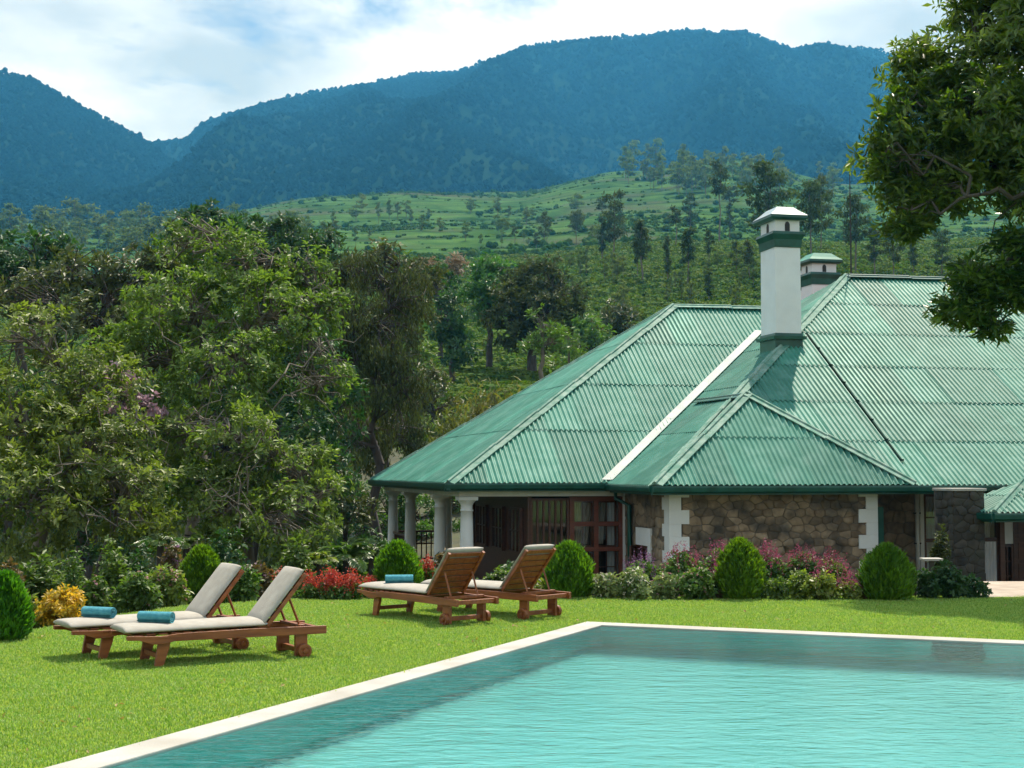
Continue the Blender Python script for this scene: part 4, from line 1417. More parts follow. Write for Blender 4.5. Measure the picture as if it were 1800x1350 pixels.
CHV = 1.75
cu = u_at(1389, CHV)
zt = z_at(1389, 362, CHV); zb0 = z_at(1389, 595, CHV)
chimney(cu, CHV + 0.5, 0.71, 0.96, zb0, zt, label="tall white chimney in front of the other two")
c2v = 9.5
chimney(u_at(1450, c2v), c2v + 0.3, 0.85, 0.85, z_at(1450, 530, c2v), z_at(1450, 445, c2v), skirt=False, sc=0.95, label="nearer of the two low chimneys behind the tall one")
c3v = 12.0
chimney(u_at(1424, c3v), c3v + 0.3, 0.85, 0.85, z_at(1424, 540, c3v), z_at(1424, 459, c3v), skirt=False, sc=0.95, label="low chimney half hidden by the tall chimney")
# thin mast on the ridge
mv = 6.0
mu = u_at(1500, mv)
mz0 = z_at(1500, 500, mv)
mast = MB().tube([(mu, mv, mz0 - 0.4), (mu, mv, z_at(1500, 275, mv))], [0.03, 0.012], 8)
mast.build("lightning_rod", M["black"], house)

# ---- free standing stone pillar in front of the house
pv_ = -4.35
pu = u_at(1684, pv_)
pz1 = z_at(1684, 858, pv_)
pw = HM @ Vector((pu, pv_, 0))
pil = thing("stone_pillar", "dark rubble stone pillar with flat cap beside the glazed doors", "pillar", (pw.x, pw.y, HOUSE_Z), HOUSE_A)
hp = 0.36
for (o, t, n, sd) in (((-hp, -hp, 0), (1, 0, 0), (0, -1, 0), 41), ((-hp, hp, 0), (0, -1, 0), (-1, 0, 0), 42), ((hp, -hp, 0), (0, 1, 0), (1, 0, 0), 43)):
    wall(o, t, 2 * hp, pz1 - 0.06, n, sd, cw=0.24, ch=0.17, thick=0.4, mat="stone_dark_shaded", parent=pil, name="face")
MB().span((-hp - 0.02, hp - 0.1, -0.3), (hp + 0.02, hp + 0.02, pz1 - 0.06)).build("face", M["mortar"], pil)
MB().span((-hp - 0.05, -hp - 0.05, pz1 - 0.058), (hp + 0.05, hp + 0.05, pz1)).build("capstone", M["coping"], pil, bevel=0.01)
# pale slab on a post (bird table) in front of the pillar
bt0 = at(1637, 981, 25.5)
bt = thing("bird_table", "small pale slab table in the dark shrubs left of the stone pillar", "bird table", (bt0.x, bt0.y, gz(bt0.x, bt0.y)))
hb = bt0.z - bt.location.z
MB().span((-0.17, -0.15, hb - 0.045), (0.17, 0.15, hb)).build("slab", M["coping"], bt, bevel=0.01)
MB().tube([(0, 0, -0.1), (0, 0, hb - 0.05)], [0.06, 0.045], 10).build("post", M["stone_dark_shaded"], bt)
# paving by the doors
pvp = [at(1722, 1056, 20.6), at(1730, 1047, 21.6), at(2300, 1047, 21.6), at(2300, 1056, 20.6)]
pm = MB(); pm.prism([(5.9 + 0.6, 20.35), (9 + 10, 20.35), (19, 23.2), (7.2, 23.2)], -0.12, 0.02, lambda a, b, d: (a, b, d))
kind(pm.build("terrace_paving", M["paving"], bevel=0.01), "structure", "brownish paving in front of the doors")

# ------------------------------------------------------------------ loungers
def towel_roll(name, label, loc, rotz, length=0.34, r=0.062):
    """rolled towel: spiral end visible, slightly flattened"""
    V = []; F = []
    turns = 2.6; n = 64
    prof = []
    for i in range(n + 1):
        t = i / n; a = -t * turns * 2 * PI - 0.7
        rr = r * (0.25 + 0.75 * (1 - t)) if i else r
        prof.append((rr * math.cos(a), rr * math.sin(a) * 0.92))
    rings = [-1, -0.97, -0.6, 0, 0.6, 0.97, 1]
    th = 0.011
    sec = []
    for (x, z) in prof:
        l = math.hypot(x, z) or 1
        sec.append(((x, z), (x * (1 - th / l), z * (1 - th / l))))
    for s in rings:
        shr = 0.96 if abs(s) > 0.98 else 1.0
        for (o_, i_) in sec:
            V.append((o_[0] * shr, s * length / 2, o_[1] * shr + r * 0.9)); V.append((i_[0] * shr, s * length / 2, i_[1] * shr + r * 0.9))
    m = 2 * (n + 1)
    for k in range(len(rings) - 1):
        for i in range(n):
            a = k * m + 2 * i
            F.append((a, a + 2, a + m + 2, a + m)); F.append((a + 1, a + m + 1, a + m + 3, a + 3))
    for k in (0, len(rings) - 1):
        for i in range(n):
            a = k * m + 2 * i
            F.append((a, a + 1, a + 3, a + 2))
    o = mesh_obj(name, V, F, M["towel"], smooth=True, loc=loc)
    o.rotation_euler = (0, 0, rotz)
    return tag(o, label, "towel", "rolled blue towels on the loungers")


def cushion_mesh(name, pts, half, th, parent, puff=0.012, piping=True, seam=()):
    """padded slab following a side profile of (x, z) points; rounded edges"""
    # across profile (y, offset along the normal)
    ring = []
    nn = 14
    for k in range(nn):
        a = k / (nn - 1)
        ring.append((-half + 2 * half * a, 1.0 - (abs(2 * a - 1) ** 6) * 0.55))
    path = []
    for i, p in enumerate(pts):
        q = Vector((pts[min(i + 1, len(pts) - 1)][0] - pts[max(i - 1, 0)][0], pts[min(i + 1, len(pts) - 1)][1] - pts[max(i - 1, 0)][1])).normalized()
        path.append((Vector(p), Vector((-q.y, q.x))))
    V = []; F = []
    L_ = len(path)
    for i, (p, nr) in enumerate(path):
        e = min(i, L_ - 1 - i)
        taper = 0.55 if e == 0 else (0.86 if e == 1 else 1.0)
        wrk = 1 + 0.03 * math.sin(i * 1.9)
        for (y, f) in ring:
            t = th * (0.5 + (f - 0.5) * taper * wrk) + puff * (1 - (y / half) ** 2) * taper
            V.append((p.x + nr.x * t, y, p.y + nr.y * t))
        for (y, f) in reversed(ring):
            t = th * 0.5 - (th * 0.5) * (0.5 + (f - 0.5)) * taper
            V.append((p.x + nr.x * t, y, p.y + nr.y * t))
    m = 2 * nn
    for i in range(L_ - 1):
        for k in range(m):
            k2 = (k + 1) % m
            F.append((i * m + k, i * m + k2, (i + 1) * m + k2, (i + 1) * m + k))
    F.append(tuple(range(m))); F.append(tuple((L_ - 1) * m + k for k in range(m - 1, -1, -1)))
    o = mesh_obj(name, V, F, M["cushion"], parent, smooth=True)
    bm = bmesh.new(); bm.from_mesh(o.data); bmesh.ops.recalc_face_normals(bm, faces=bm.faces); bm.to_mesh(o.data); bm.free()
    return o


def make_lounger():
    """wheeled teak steamer lounger: x runs from the foot (0) to the head end (2.0)"""
    root = thing("sun_lounger", "", "sun lounger", group="teak sun loungers on the lawn")
    W = 0.30
    for s in (-1, 1):
        # side rail: tapers up to the foot with a curved underside
        mb = MB()
        prof = [(-0.02, 0.315), (-0.02, 0.275), (0.10, 0.268), (0.22, 0.225), (0.34, 0.222), (0.44, 0.245), (0.60, 0.245), (2.02, 0.235), (2.02, 0.315), (1.2, 0.325), (0.5, 0.318), (0.3, 0.30), (0.12, 0.308)]
        y0 = s * W
        mb.prism(prof, y0 - 0.02, y0 + 0.02, lambda a, b, d: (a, d, b))
        mb.build("side_rail", M["teak"], root, bevel=0.004)
        # foot leg: raked and curved
        mb = MB()
        mb.prism([(0.30, 0.27), (0.42, 0.27), (0.405, 0.18), (0.375, 0.09), (0.345, 0.0), (0.26, 0.0), (0.275, 0.10), (0.29, 0.19)], s * (W - 0.062), s * (W - 0.022), lambda a, b, d: (a, d, b))
        mb.build("leg", M["teak"], root, bevel=0.004)
        mb = MB(); mb.box((0.335, s * (W - 0.012), 0.288), (0.09, 0.07, 0.022)); mb.build("leg_block", M["teak"], root, bevel=0.003)
        # head leg: wide board with the wheel outside
        mb = MB(); mb.span((1.70, s * (W - 0.066), 0.02), (1.83, s * (W - 0.022), 0.26)); hl = mb.build("leg", M["teak"], root, bevel=0.004)
        wy = s * (W + 0.012)
        wv = MB(); prof = [(0.0, -0.024), (0.066, -0.024), (0.072, -0.018), (0.072, 0.018), (0.066, 0.024), (0.045, 0.024), (0.042, 0.018), (0.026, 0.018), (0.024, 0.034), (0.010, 0.036), (0.0, 0.036)]
        n0 = len(wv.v)
        sides = 24
        for (r, h) in prof:
            for k in range(sides):
                a = 2 * PI * k / sides
                wv.v.append(Vector((1.785 + r * math.cos(a), wy + s * h, 0.072 + r * math.sin(a))))
        for i in range(len(prof) - 1):
            for k in range(sides):
                k2 = (k + 1) % sides
                wv.f.append((i * sides + k, i * sides + k2, (i + 1) * sides + k2, (i + 1) * sides + k))
        wv.build("wheel", M["teak"], root)
        # arm that props the backrest
        mb = MB(); mb.tube([(1.765, s * 0.20, 0.335), (1.655, s * 0.205, 0.60)], 0.014, 4); mb.build("prop_arm", M["teak"], root)
        # backrest stile
        dx, dz = 0.61 * math.cos(R(51)), 0.61 * math.sin(R(51))
        ny_, nz_ = -math.sin(R(51)), math.cos(R(51))
        b0 = Vector((1.40, 0, 0.335)); bd = Vector((math.cos(R(51)), 0, math.sin(R(51)))); bn = Vector((-math.sin(R(51)), 0, math.cos(R(51))))
        mb = MB(); ctr = b0 + bd * 0.325 + Vector((0, s * 0.255, 0))
        rot = Matrix(((bd.x, 0, bn.x), (0, 1, 0), (bd.z, 0, bn.z)))
        mb.box(ctr, (0.65, 0.036, 0.042), rot); mb.build("backrest_stile", M["teak"], root, bevel=0.004)
    for k in range(7):
        mb = MB(); c = b0 + bd * (0.05 + k * 0.094) + bn * 0.004
        mb.box(c, (0.074 if k < 6 else 0.05, 0.472, 0.016), rot); mb.build("slat", M["teak"], root, bevel=0.003)
    for k in range(11):
        mb = MB(); mb.span((0.06 + k * 0.12, -W + 0.022, 0.308 if k else 0.30), (0.06 + k * 0.12 + 0.085, W - 0.022, 0.326 if k else 0.318)); mb.build("slat", M["teak"], root, bevel=0.003)
    for (x, z, w, h) in ((0.315, 0.10, 0.035, 0.045), (1.765, 0.075, 0.05, 0.05)):
        MB().span((x - w / 2, -W + 0.063, z - h / 2), (x + w / 2, W - 0.063, z + h / 2)).build("stretcher", M["teak"], root, bevel=0.004)
    MB().span((1.735, -W + 0.022, 0.30), (1.80, W - 0.022, 0.335)).build("prop_rail", M["teak"], root, bevel=0.004)
    MB().span((1.94, -W + 0.022, 0.25), (1.985, W - 0.022, 0.30)).build("end_rail", M["teak"], root, bevel=0.004)
    # seat pad: dips behind the knees and lifts at the foot
    sp = [(-0.03, 0.326), (-0.01, 0.326), (0.06, 0.327), (0.2, 0.328), (0.32, 0.327), (0.45, 0.328), (0.7, 0.331), (1.0, 0.332), (1.25, 0.332), (1.36, 0.333), (1.385, 0.334), (1.40, 0.335)]
    cushion_mesh("seat_cushion", sp, 0.29, 0.064, root)
    bp = []
    for t in (-0.0, 0.02, 0.08, 0.2, 0.33, 0.46, 0.58, 0.645, 0.665):
        q = b0 + bd * (t + 0.005) + bn * 0.024
        bp.append((q.x, q.z))
    # the cushion lies on the seat side: build with reversed order so that its normal looks forward
    cushion_mesh("back_cushion", bp, 0.275, 0.056, root)
    return root


lg = make_lounger()
LOUNGERS = [
    # near-side foot leg on the lawn (pixel), angle, which side that leg is on, label
    ((279, 1173), 29.5, -1, "nearest left teak lounger with plain grey cushion beside the pool"),
    ((180, 1161), 34.0, -1, "teak lounger behind the nearest one with creased grey cushion"),
    ((657, 1083), -50.0, -1, "teak lounger seen from behind by the pool corner with a towel"),
    ((771, 1076), -43.0, -1, "teak lounger seen from behind nearest the house with no towel"),
]
TOWEL_LABELS = ["rolled blue towel on the nearest left lounger", "rolled blue towel on the lounger behind the nearest one", "rolled blue towel on the lounger seen from behind", None]
for k, ((px, py), ang, side, lab) in enumerate(LOUNGERS):
    o = lg if k == 0 else copy_tree(lg)
    a = R(ang)
    g = on_z(px, py, 0.0)
    s_ = 0.93 if k < 2 else 0.98
    o.scale = (s_, s_, s_)
    lx, ly = 0.30 * s_, side * 0.28 * s_
    ox = g.x - (lx * math.cos(a) - ly * math.sin(a)); oy = g.y - (lx * math.sin(a) + ly * math.cos(a))
    o.location = (ox, oy, gz(ox, oy)); o.rotation_euler = (0, 0, a)
    o["label"] = lab; o["category"] = "sun lounger"; o["group"] = "teak sun loungers on the lawn"
    if TOWEL_LABELS[k]:
        tx_, ty_ = (0.32, 0.0) if k < 2 else (0.41, 0.02)
        wx = ox + tx_ * math.cos(a) - ty_ * math.sin(a); wy = oy + tx_ * math.sin(a) + ty_ * math.cos(a)
        towel_roll("rolled_towel", TOWEL_LABELS[k], (wx, wy, 0.400 * s_), (R(-106) if k == 0 else R(-112) if k == 1 else R(-82)))

# ------------------------------------------------------------------ plants
def unit(v):
    return v / np.maximum(np.linalg.norm(v, axis=-1, keepdims=True), 1e-9)


def leaf_arrays(P, D, U, Ln, Wd, fold=0.18, droop=0.15):
    """P base, D blade direction, U rough up; returns vertices and two folded triangles per half blade"""
    D = unit(D); Sd = unit(np.cross(D, U)); Nn = np.cross(Sd, D)
    Ln = Ln[:, None]; Wd = Wd[:, None]
    tip = P + D * Ln - Nn * droop * Ln
    mid = P + D * Ln * 0.5
    a = mid + Sd * Wd * 0.5 + Nn * fold * Wd
    b = mid - Sd * Wd * 0.5 + Nn * fold * Wd
    n = len(P)
    V = np.stack([P, a, tip, b], 1).reshape(-1, 3)
    i = np.arange(n)[:, None] * 4
    F = np.concatenate([i + np.array([[0, 1, 2]]), i + np.array([[0, 2, 3]])], 1).reshape(-1, 3)
    return V, F


def rosettes(C, r, per=10, ln=0.2, wd=0.08, axis=None, open_=0.9, up=0.35, jitter=0.35):
    """tufts of leaves around each twig end"""
    n = len(C)
    ax = unit((axis if axis is not None else np.zeros((n, 3))) + np.array([0, 0, up]) + r.normal(0, .3, (n, 3)))
    ax = np.repeat(ax, per, 0)
    rd = unit(r.normal(size=(n * per, 3)))
    rd = unit(rd - ax * np.sum(rd * ax, 1, keepdims=True))
    D = unit(ax * r.uniform(-0.1, 1.0, (n * per, 1)) + rd * open_)
    P = np.repeat(C, per, 0) + D * r.uniform(0, .25, (n * per, 1)) * ln + r.normal(0, ln * jitter * 0.5, (n * per, 3))
    U = unit(ax + r.normal(0, .25, ax.shape))
    L_ = ln * r.uniform(.6, 1.25, n * per)
    return leaf_arrays(P, D, U, L_, L_ * (wd / ln) * r.uniform(.8, 1.2, n * per))


def join(parts):
    V = []; F = []; n = 0
    for v, f in parts:
        V.append(v); F.append(f + n); n += len(v)
    return np.concatenate(V), np.concatenate(F)


def shell(r, c, rad, n, inner=0.55, bias_up=0.0):
    d = unit(r.normal(size=(n, 3)) + np.array([0, 0, bias_up]))
    rr = inner + (1 - inner) * r.random((n, 1)) ** 0.6
    return np.asarray(c) + d * rr * np.asarray(rad), d


def tubes(segs, sides=5):
    """list of (p, q, rp, rq) -> joined tapered tubes"""
    V = []; F = []; n = 0
    for p, q, a, b in segs:
        p = np.asarray(p, float); q = np.asarray(q, float)
        t = unit(q - p); s = np.cross(t, [0, 0, 1.0])
        if np.linalg.norm(s) < 0.05: s = np.cross(t, [1.0, 0, 0])
        s = unit(s); w = np.cross(s, t)
        an = np.linspace(0, 2 * PI, sides, endpoint=False)
        ring = np.cos(an)[:, None] * s + np.sin(an)[:, None] * w
        V.append(p + ring * a); V.append(q + ring * b)
        k = np.arange(sides); k2 = (k + 1) % sides
        F.append(np.stack([n + k, n + k2, n + sides + k2, n + sides + k], 1)); n += 2 * sides
    return np.concatenate(V), np.concatenate(F)


def limb(r, p, q, a, b, n=5, wob=0.12):
    """bent branch from p to q"""
    p = np.asarray(p, float); q = np.asarray(q, float); L_ = np.linalg.norm(q - p)
    pts = [p]
    for i in range(1, n):
        t = i / n
        pts.append(p + (q - p) * t + r.normal(0, wob * L_ / n, 3) + np.array([0, 0, 0.10 * L_ * math.sin(t * PI)]))
    pts.append(q)
    return [(pts[i], pts[i + 1], a + (b - a) * i / n, a + (b - a) * (i + 1) / n) for i in range(n)], pts


def lobe(px, py, depth, rx, ry, rz=None):
    """crown lobe from its place in the view: centre, and half sizes in metres"""
    c = at(px, py, depth); k = depth / 2550.0
    return np.array(c), np.array([rx * k, (rz if rz else 0.5 * (rx + ry) * k), ry * k])


def tree(name, label, cat, base, lobes, mat, bark, seed, dens=1.0, per=10, ln=0.2, wd=0.085, group=None, trunk_r=0.16, inner=0.5, twigs=0.3, hang=False, bare=(), up=0.35, open_=0.9, fork=0.45, sides=6, clump=True):
    r = np.random.default_rng(seed)
    bx, by = base
    bz = gz(bx, by) - 0.15
    root = thing(name, label, cat, (bx, by, bz), 0, group)
    off = np.array([bx, by, bz])
    lo = [(c - off, rad) for c, rad in lobes]
    low = min(c[2] - rad[2] for c, rad in lo); cen = np.mean([c for c, _ in lo], 0)
    fk = np.array([cen[0] * 0.35, cen[1] * 0.35, max(0.5, (low + fork * (cen[2] - low)))])
    segs, _ = limb(r, (0, 0, 0), fk, trunk_r, trunk_r * 0.7, 5, 0.10)
    parts = []
    done = [(fk, trunk_r * 0.62)]
    todo = list(lo)
    order = []
    while todo:
        # the next lobe branches off the nearest wood that is already there
        dd, k, j = min((np.linalg.norm(c - p) * (1.0 if jj else 0.8), kk, jj) for kk, (c, _) in enumerate(todo) for jj, (p, _) in enumerate(done))
        c, rad = todo.pop(k)
        p0, r0 = done[j]
        r1 = max(r0 * 0.55, trunk_r * 0.10)
        s, pts = limb(r, p0, c, r0 * 0.85, r1, 6, 0.35)
        segs += s
        done += [(pts[3], (r0 + r1) * 0.4), (c, r1)]
        order.append((c, rad, pts))
    for c, rad, pts in order:
        area = rad[0] * rad[2] + rad[0] * rad[1] + rad[1] * rad[2]
        n = int(dens * 75 * area / (ln / 0.2) ** 1.5)
        C, d = shell(r, c, rad, n, inner, 0.15)
        lump = VN.fbm(C[:, 0] * 1.1 + seed, (C[:, 2] + C[:, 1]) * 1.1, 2)
        C = C[lump > -0.30]; d = d[lump > -0.30]
        if clump:
            # tufts gather at the branch ends with gaps between
            kk = r.choice(len(C), max(4, len(C) // 6), replace=False)
            C = np.repeat(C[kk], 6, 0); d = np.repeat(d[kk], 6, 0)
            C = C + r.normal(0, 1, C.shape) * np.array([0.95, 0.95, 0.6]) * ln
        k = min(len(C), int(twigs * 60))
        for i in r.choice(len(C), k, replace=False) if k else ():
            st = np.asarray(pts[r.integers(2, len(pts))])
            s, _ = limb(r, st, C[i], trunk_r * 0.13, trunk_r * 0.035, 3, 0.3)
            segs += s
        if hang:
            m = len(C); per_ = per
            P = np.repeat(C, per_, 0) + r.normal(0, ln * 0.8, (m * per_, 3))
            D = unit(np.array([0, 0, -1.0]) + r.normal(0, .35, P.shape)); U = unit(r.normal(size=P.shape))
            L_ = ln * r.uniform(.6, 1.5, m * per_)
            parts.append(leaf_arrays(P, D, U, L_, L_ * wd / ln))
        else:
            parts.append(rosettes(C, r, per, ln, wd, d * 0.6, up=up, open_=open_))
    for (p, q, a) in bare:
        a *= 0.7; s, pts = limb(r, np.array(p) - off, np.array(q) - off, a, a * 0.3, 8, 0.45)
        segs += s
        for j in (2, 3, 4, 5):
            e = np.array(pts[j]) + r.normal(0, 0.5, 3) + 0.3 * (np.array(pts[-1]) - np.array(pts[0])) / 3
            s2, _ = limb(r, pts[j], e, a * 0.45, a * 0.12, 5, 0.4); segs += s2
    np_mesh("trunk", *tubes(segs, sides), M[bark], root, smooth=True)
    np_mesh("crown", *join(parts), M[mat] if isinstance(mat, str) else mat, root)
    return root


def g_at(px, depth):
    x = (px - 900) / 2550.0 * depth
    return (x, depth)


M["leaf_pale"] = leafmat("pale_tuft_leaf", (0.082, 0.132, 0.030), (0.205, 0.270, 0.072), trans=0.34, rough=0.5, scale=0.7, spec=0.35, tcol=(1.5, 1.8, 0.5))
M["leaf_mid"] = leafmat("mid_green_leaf", (0.052, 0.111, 0.024), (0.111, 0.192, 0.041), trans=0.3, rough=0.5, scale=0.7, spec=0.35)
M["leaf_deep"] = leafmat("deep_green_leaf", (0.020, 0.064, 0.022), (0.051, 0.120, 0.037), trans=0.25, rough=0.52, scale=0.6, spec=0.35)
M["leaf_olive"] = leafmat("olive_leaf", (0.053, 0.076, 0.024), (0.116, 0.136, 0.045), trans=0.25, rough=0.5, scale=0.6, tcol=(1.5, 1.5, 0.6))
M["leaf_drab"] = leafmat("drab_dark_leaf", (0.035, 0.054, 0.019), (0.092, 0.118, 0.040), trans=0.25, rough=0.65, scale=0.6, spec=0.2, tcol=(1.4, 1.5, 0.6), hue=0.006)
M["leaf_brown"] = leafmat("brownish_leaf", (0.065, 0.055, 0.025), (0.12, 0.105, 0.045), trans=0.2, rough=0.6, scale=0.6, tcol=(1.3, 1.2, 0.6))
M["leaf_bright"] = leafmat("bright_green_leaf", (0.052, 0.127, 0.021), (0.103, 0.207, 0.034), trans=0.32, rough=0.4, scale=0.5)
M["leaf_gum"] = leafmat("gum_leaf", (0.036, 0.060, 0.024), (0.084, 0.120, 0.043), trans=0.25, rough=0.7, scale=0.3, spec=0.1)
M["leaf_gum_far"] = leafmat("far_gum_leaf", (0.060, 0.095, 0.045), (0.130, 0.175, 0.075), trans=0.4, rough=0.8, scale=0.3, spec=0.05)  # gum leaf copy paled in colour, imitating haze and lifting the backlit crowns
M["leaf_bamboo"] = leafmat("bamboo_leaf", (0.085, 0.110, 0.024), (0.165, 0.185, 0.050), trans=0.35, rough=0.45, scale=0.5, tcol=(1.4, 1.4, 0.5))
M["leaf_mango"] = leafmat("glossy_dark_leaf", (0.030, 0.082, 0.014), (0.145, 0.225, 0.028), trans=0.36, rough=0.36, scale=0.7, spec=0.5, tcol=(1.8, 1.9, 0.35))
M["blossom_mauve"] = leafmat("mauve_blossom", (0.30, 0.19, 0.22), (0.44, 0.31, 0.34), trans=0.3, rough=0.6, scale=0.8, tcol=(1.2, 1.1, 1.2))
M["blossom_tan"] = leafmat("tan_blossom", (0.19, 0.15, 0.10), (0.30, 0.24, 0.16), trans=0.25, rough=0.6, scale=0.6, tcol=(1.2, 1.1, 1.0))
M["thuja"] = leafmat("thuja_spray", (0.039, 0.124, 0.011), (0.132, 0.291, 0.021), trans=0.35, rough=0.5, scale=2.2, tcol=(1.8, 1.8, 0.3))
M["yellow_leaf"] = leafmat("golden_leaf", (0.36, 0.32, 0.03), (0.78, 0.60, 0.06), trans=0.4, rough=0.5, scale=3, tcol=(1.3, 1.2, 0.5))
M["shrub_green"] = leafmat("shrub_leaf", (0.050, 0.110, 0.022), (0.125, 0.205, 0.045), trans=0.32, rough=0.52, scale=2, spec=0.35)
M["shrub_lime"] = leafmat("lime_shrub_leaf", (0.10, 0.16, 0.025), (0.22, 0.27, 0.05), trans=0.35, rough=0.42, scale=2)
M["shrub_pale"] = leafmat("pale_shrub_leaf", (0.14, 0.20, 0.06), (0.30, 0.36, 0.15), trans=0.32, rough=0.45, scale=3, tcol=(1.3, 1.3, 0.8))
M["shrub_russet"] = leafmat("russet_shrub_leaf", (0.09, 0.075, 0.030), (0.17, 0.12, 0.05), trans=0.32, rough=0.5, scale=2, tcol=(1.3, 1.2, 0.6))
M["flower_red"] = leafmat("red_salvia", (0.36, 0.050, 0.035), (0.56, 0.12, 0.08), trans=0.4, rough=0.5, scale=2, tcol=(1.3, 0.9, 0.8), hue=0.005)
M["flower_magenta"] = leafmat("magenta_salvia", (0.22, 0.050, 0.095), (0.38, 0.11, 0.19), trans=0.4, rough=0.5, scale=2, tcol=(1.3, 0.9, 1.1), hue=0.01)
M["flower_white"] = leafmat("white_flower", (0.55, 0.50, 0.42), (0.72, 0.68, 0.60), trans=0.3, rough=0.6, scale=2, tcol=(1.1, 1.1, 1.0), hue=0.0)
M["flower_pink"] = leafmat("pink_flower", (0.42, 0.19, 0.22), (0.55, 0.30, 0.30), trans=0.35, rough=0.6, scale=2, tcol=(1.1, 1.0, 1.0))
M["flower_mauve"] = leafmat("mauve_flower", (0.20, 0.085, 0.20), (0.30, 0.15, 0.30), trans=0.35, rough=0.6, scale=2, tcol=(1.1, 1.0, 1.1))
M["palm"] = leafmat("palm_leaflet", (0.045, 0.095, 0.022), (0.095, 0.165, 0.040), trans=0.3, rough=0.35, scale=1.5, spec=0.6)

# ---- the big trees at the left
Z1 = 31.0
tree("tufted_tree", "big pale green tree with tufted leaves and bare pale twigs left of the bungalow", "tree", g_at(330, 31.5),
     [lobe(430, 465, 32, 95, 60), lobe(330, 545, 31, 115, 75), lobe(480, 560, 31, 85, 80), lobe(410, 655, 30, 120, 80), lobe(330, 430, 34, 60, 40), lobe(250, 640, 31, 90, 90), lobe(530, 480, 32.5, 50, 45), lobe(560, 560, 32, 45, 60), lobe(560, 680, 31, 60, 60)],
     "leaf_pale", "bark", 11, dens=0.95, per=10, ln=0.145, wd=0.06, trunk_r=0.17, twigs=0.9,
     bare=((at(470, 690, 29), at(640, 585, 29.5), 0.03), (at(480, 720, 29), at(575, 650, 28.5), 0.028), (at(500, 660, 29), at(600, 700, 29), 0.026), (at(320, 620, 29), at(250, 560, 28.5), 0.024), (at(400, 900, 27), at(470, 810, 27), 0.03), (at(380, 760, 27.5), at(330, 720, 27), 0.025)))
tree("tufted_tree", "leafy pale green tree at the left edge reaching down to the shrubs", "tree", g_at(60, 27),
     [lobe(50, 600, 27, 75, 70), lobe(140, 690, 27, 110, 85), lobe(20, 745, 26, 110, 100), lobe(165, 800, 26, 120, 100), lobe(50, 890, 25, 125, 90), lobe(210, 880, 25.5, 105, 90)],
     "leaf_pale", "bark", 12, dens=0.95, per=10, ln=0.135, wd=0.055, trunk_r=0.15, twigs=0.8,
     bare=((at(60, 860, 24.5), at(180, 800, 24.5), 0.026), (at(140, 900, 24.5), at(240, 930, 24), 0.024), (at(240, 720, 26), at(300, 820, 26), 0.026)))
tree("tufted_tree", "lower pale green tree with broad leaf tufts just left of the columns", "tree", g_at(430, 27.5),
     [lobe(420, 775, 28, 85, 65), lobe(515, 830, 28, 75, 70), lobe(490, 920, 27, 95, 70), lobe(380, 880, 28, 90, 80), lobe(330, 770, 29, 75, 60), lobe(560, 885, 27.5, 40, 50)],
     "leaf_pale", "bark", 13, dens=1.0, per=10, ln=0.14, wd=0.058, trunk_r=0.13, twigs=0.9,
     bare=((at(440, 900, 26), at(350, 860, 25.5), 0.026), (at(420, 930, 26), at(440, 820, 26), 0.028)))
tree("blossom_tree", "small mauve blossoming tree among the pale green trees at the left", "tree", g_at(205, 30),
     [lobe(215, 690, 28.6, 42, 60), lobe(160, 770, 27.6, 35, 40), lobe(255, 720, 28.6, 28, 30)], "blossom_mauve", "bark_dark", 14, dens=0.75, per=9, ln=0.11, wd=0.07, trunk_r=0.07, twigs=0.5)
tree("shade_tree", "dark leafy tree filling the gap behind the pale tufted trees", "tree", g_at(440, 38),
     [lobe(430, 640, 39, 120, 90), lobe(540, 660, 39, 80, 90), lobe(360, 760, 38, 110, 90), lobe(500, 790, 38, 100, 90), lobe(570, 860, 38, 70, 80), lobe(600, 720, 40, 50, 80)], "leaf_deep", "bark_dark", 18, dens=0.45, per=10, ln=0.2, wd=0.08, trunk_r=0.16, twigs=0.5, clump=False)
tree("shade_tree", "dark leafy tree in the shade behind the left edge trees", "tree", g_at(140, 36),
     [lobe(130, 700, 37, 140, 90), lobe(250, 760, 37, 100, 100), lobe(60, 840, 35, 120, 100), lobe(200, 900, 34, 120, 90)], "leaf_deep", "bark_dark", 19, dens=0.45, per=10, ln=0.2, wd=0.08, trunk_r=0.16, twigs=0.5, clump=False)
# ---- second row
tree("olive_tree", "olive brown tree behind the pale tufted trees at the left", "tree", g_at(150, 46),
     [lobe(135, 500, 48, 95, 55), lobe(235, 500, 48, 80, 60), lobe(60, 530, 46, 75, 55), lobe(180, 580, 46, 110, 60), lobe(300, 470, 49, 60, 40)],
     "leaf_olive", "bark_dark", 21, dens=0.55, per=12, ln=0.26, wd=0.10, trunk_r=0.22, twigs=0.7)
tree("dark_tree", "dense dark green tree at the far left behind the olive one", "tree", g_at(30, 56),
     [lobe(50, 445, 57, 62, 38), lobe(10, 490, 56, 70, 55), lobe(90, 480, 57, 45, 40), lobe(-60, 470, 56, 70, 60)], "leaf_deep", "bark_dark", 22, dens=0.8, per=12, ln=0.30, wd=0.12, trunk_r=0.25, twigs=0.3)
tree("dark_tree", "rounded dark green tree crown rising highest above the left trees", "tree", g_at(365, 76),
     [lobe(362, 408, 77, 56, 44), lobe(335, 430, 76, 40, 40), lobe(395, 430, 76, 40, 40), lobe(362, 480, 75, 70, 60)], "leaf_deep", "bark_dark", 23, dens=0.9, per=12, ln=0.36, wd=0.15, trunk_r=0.3, twigs=0.2)
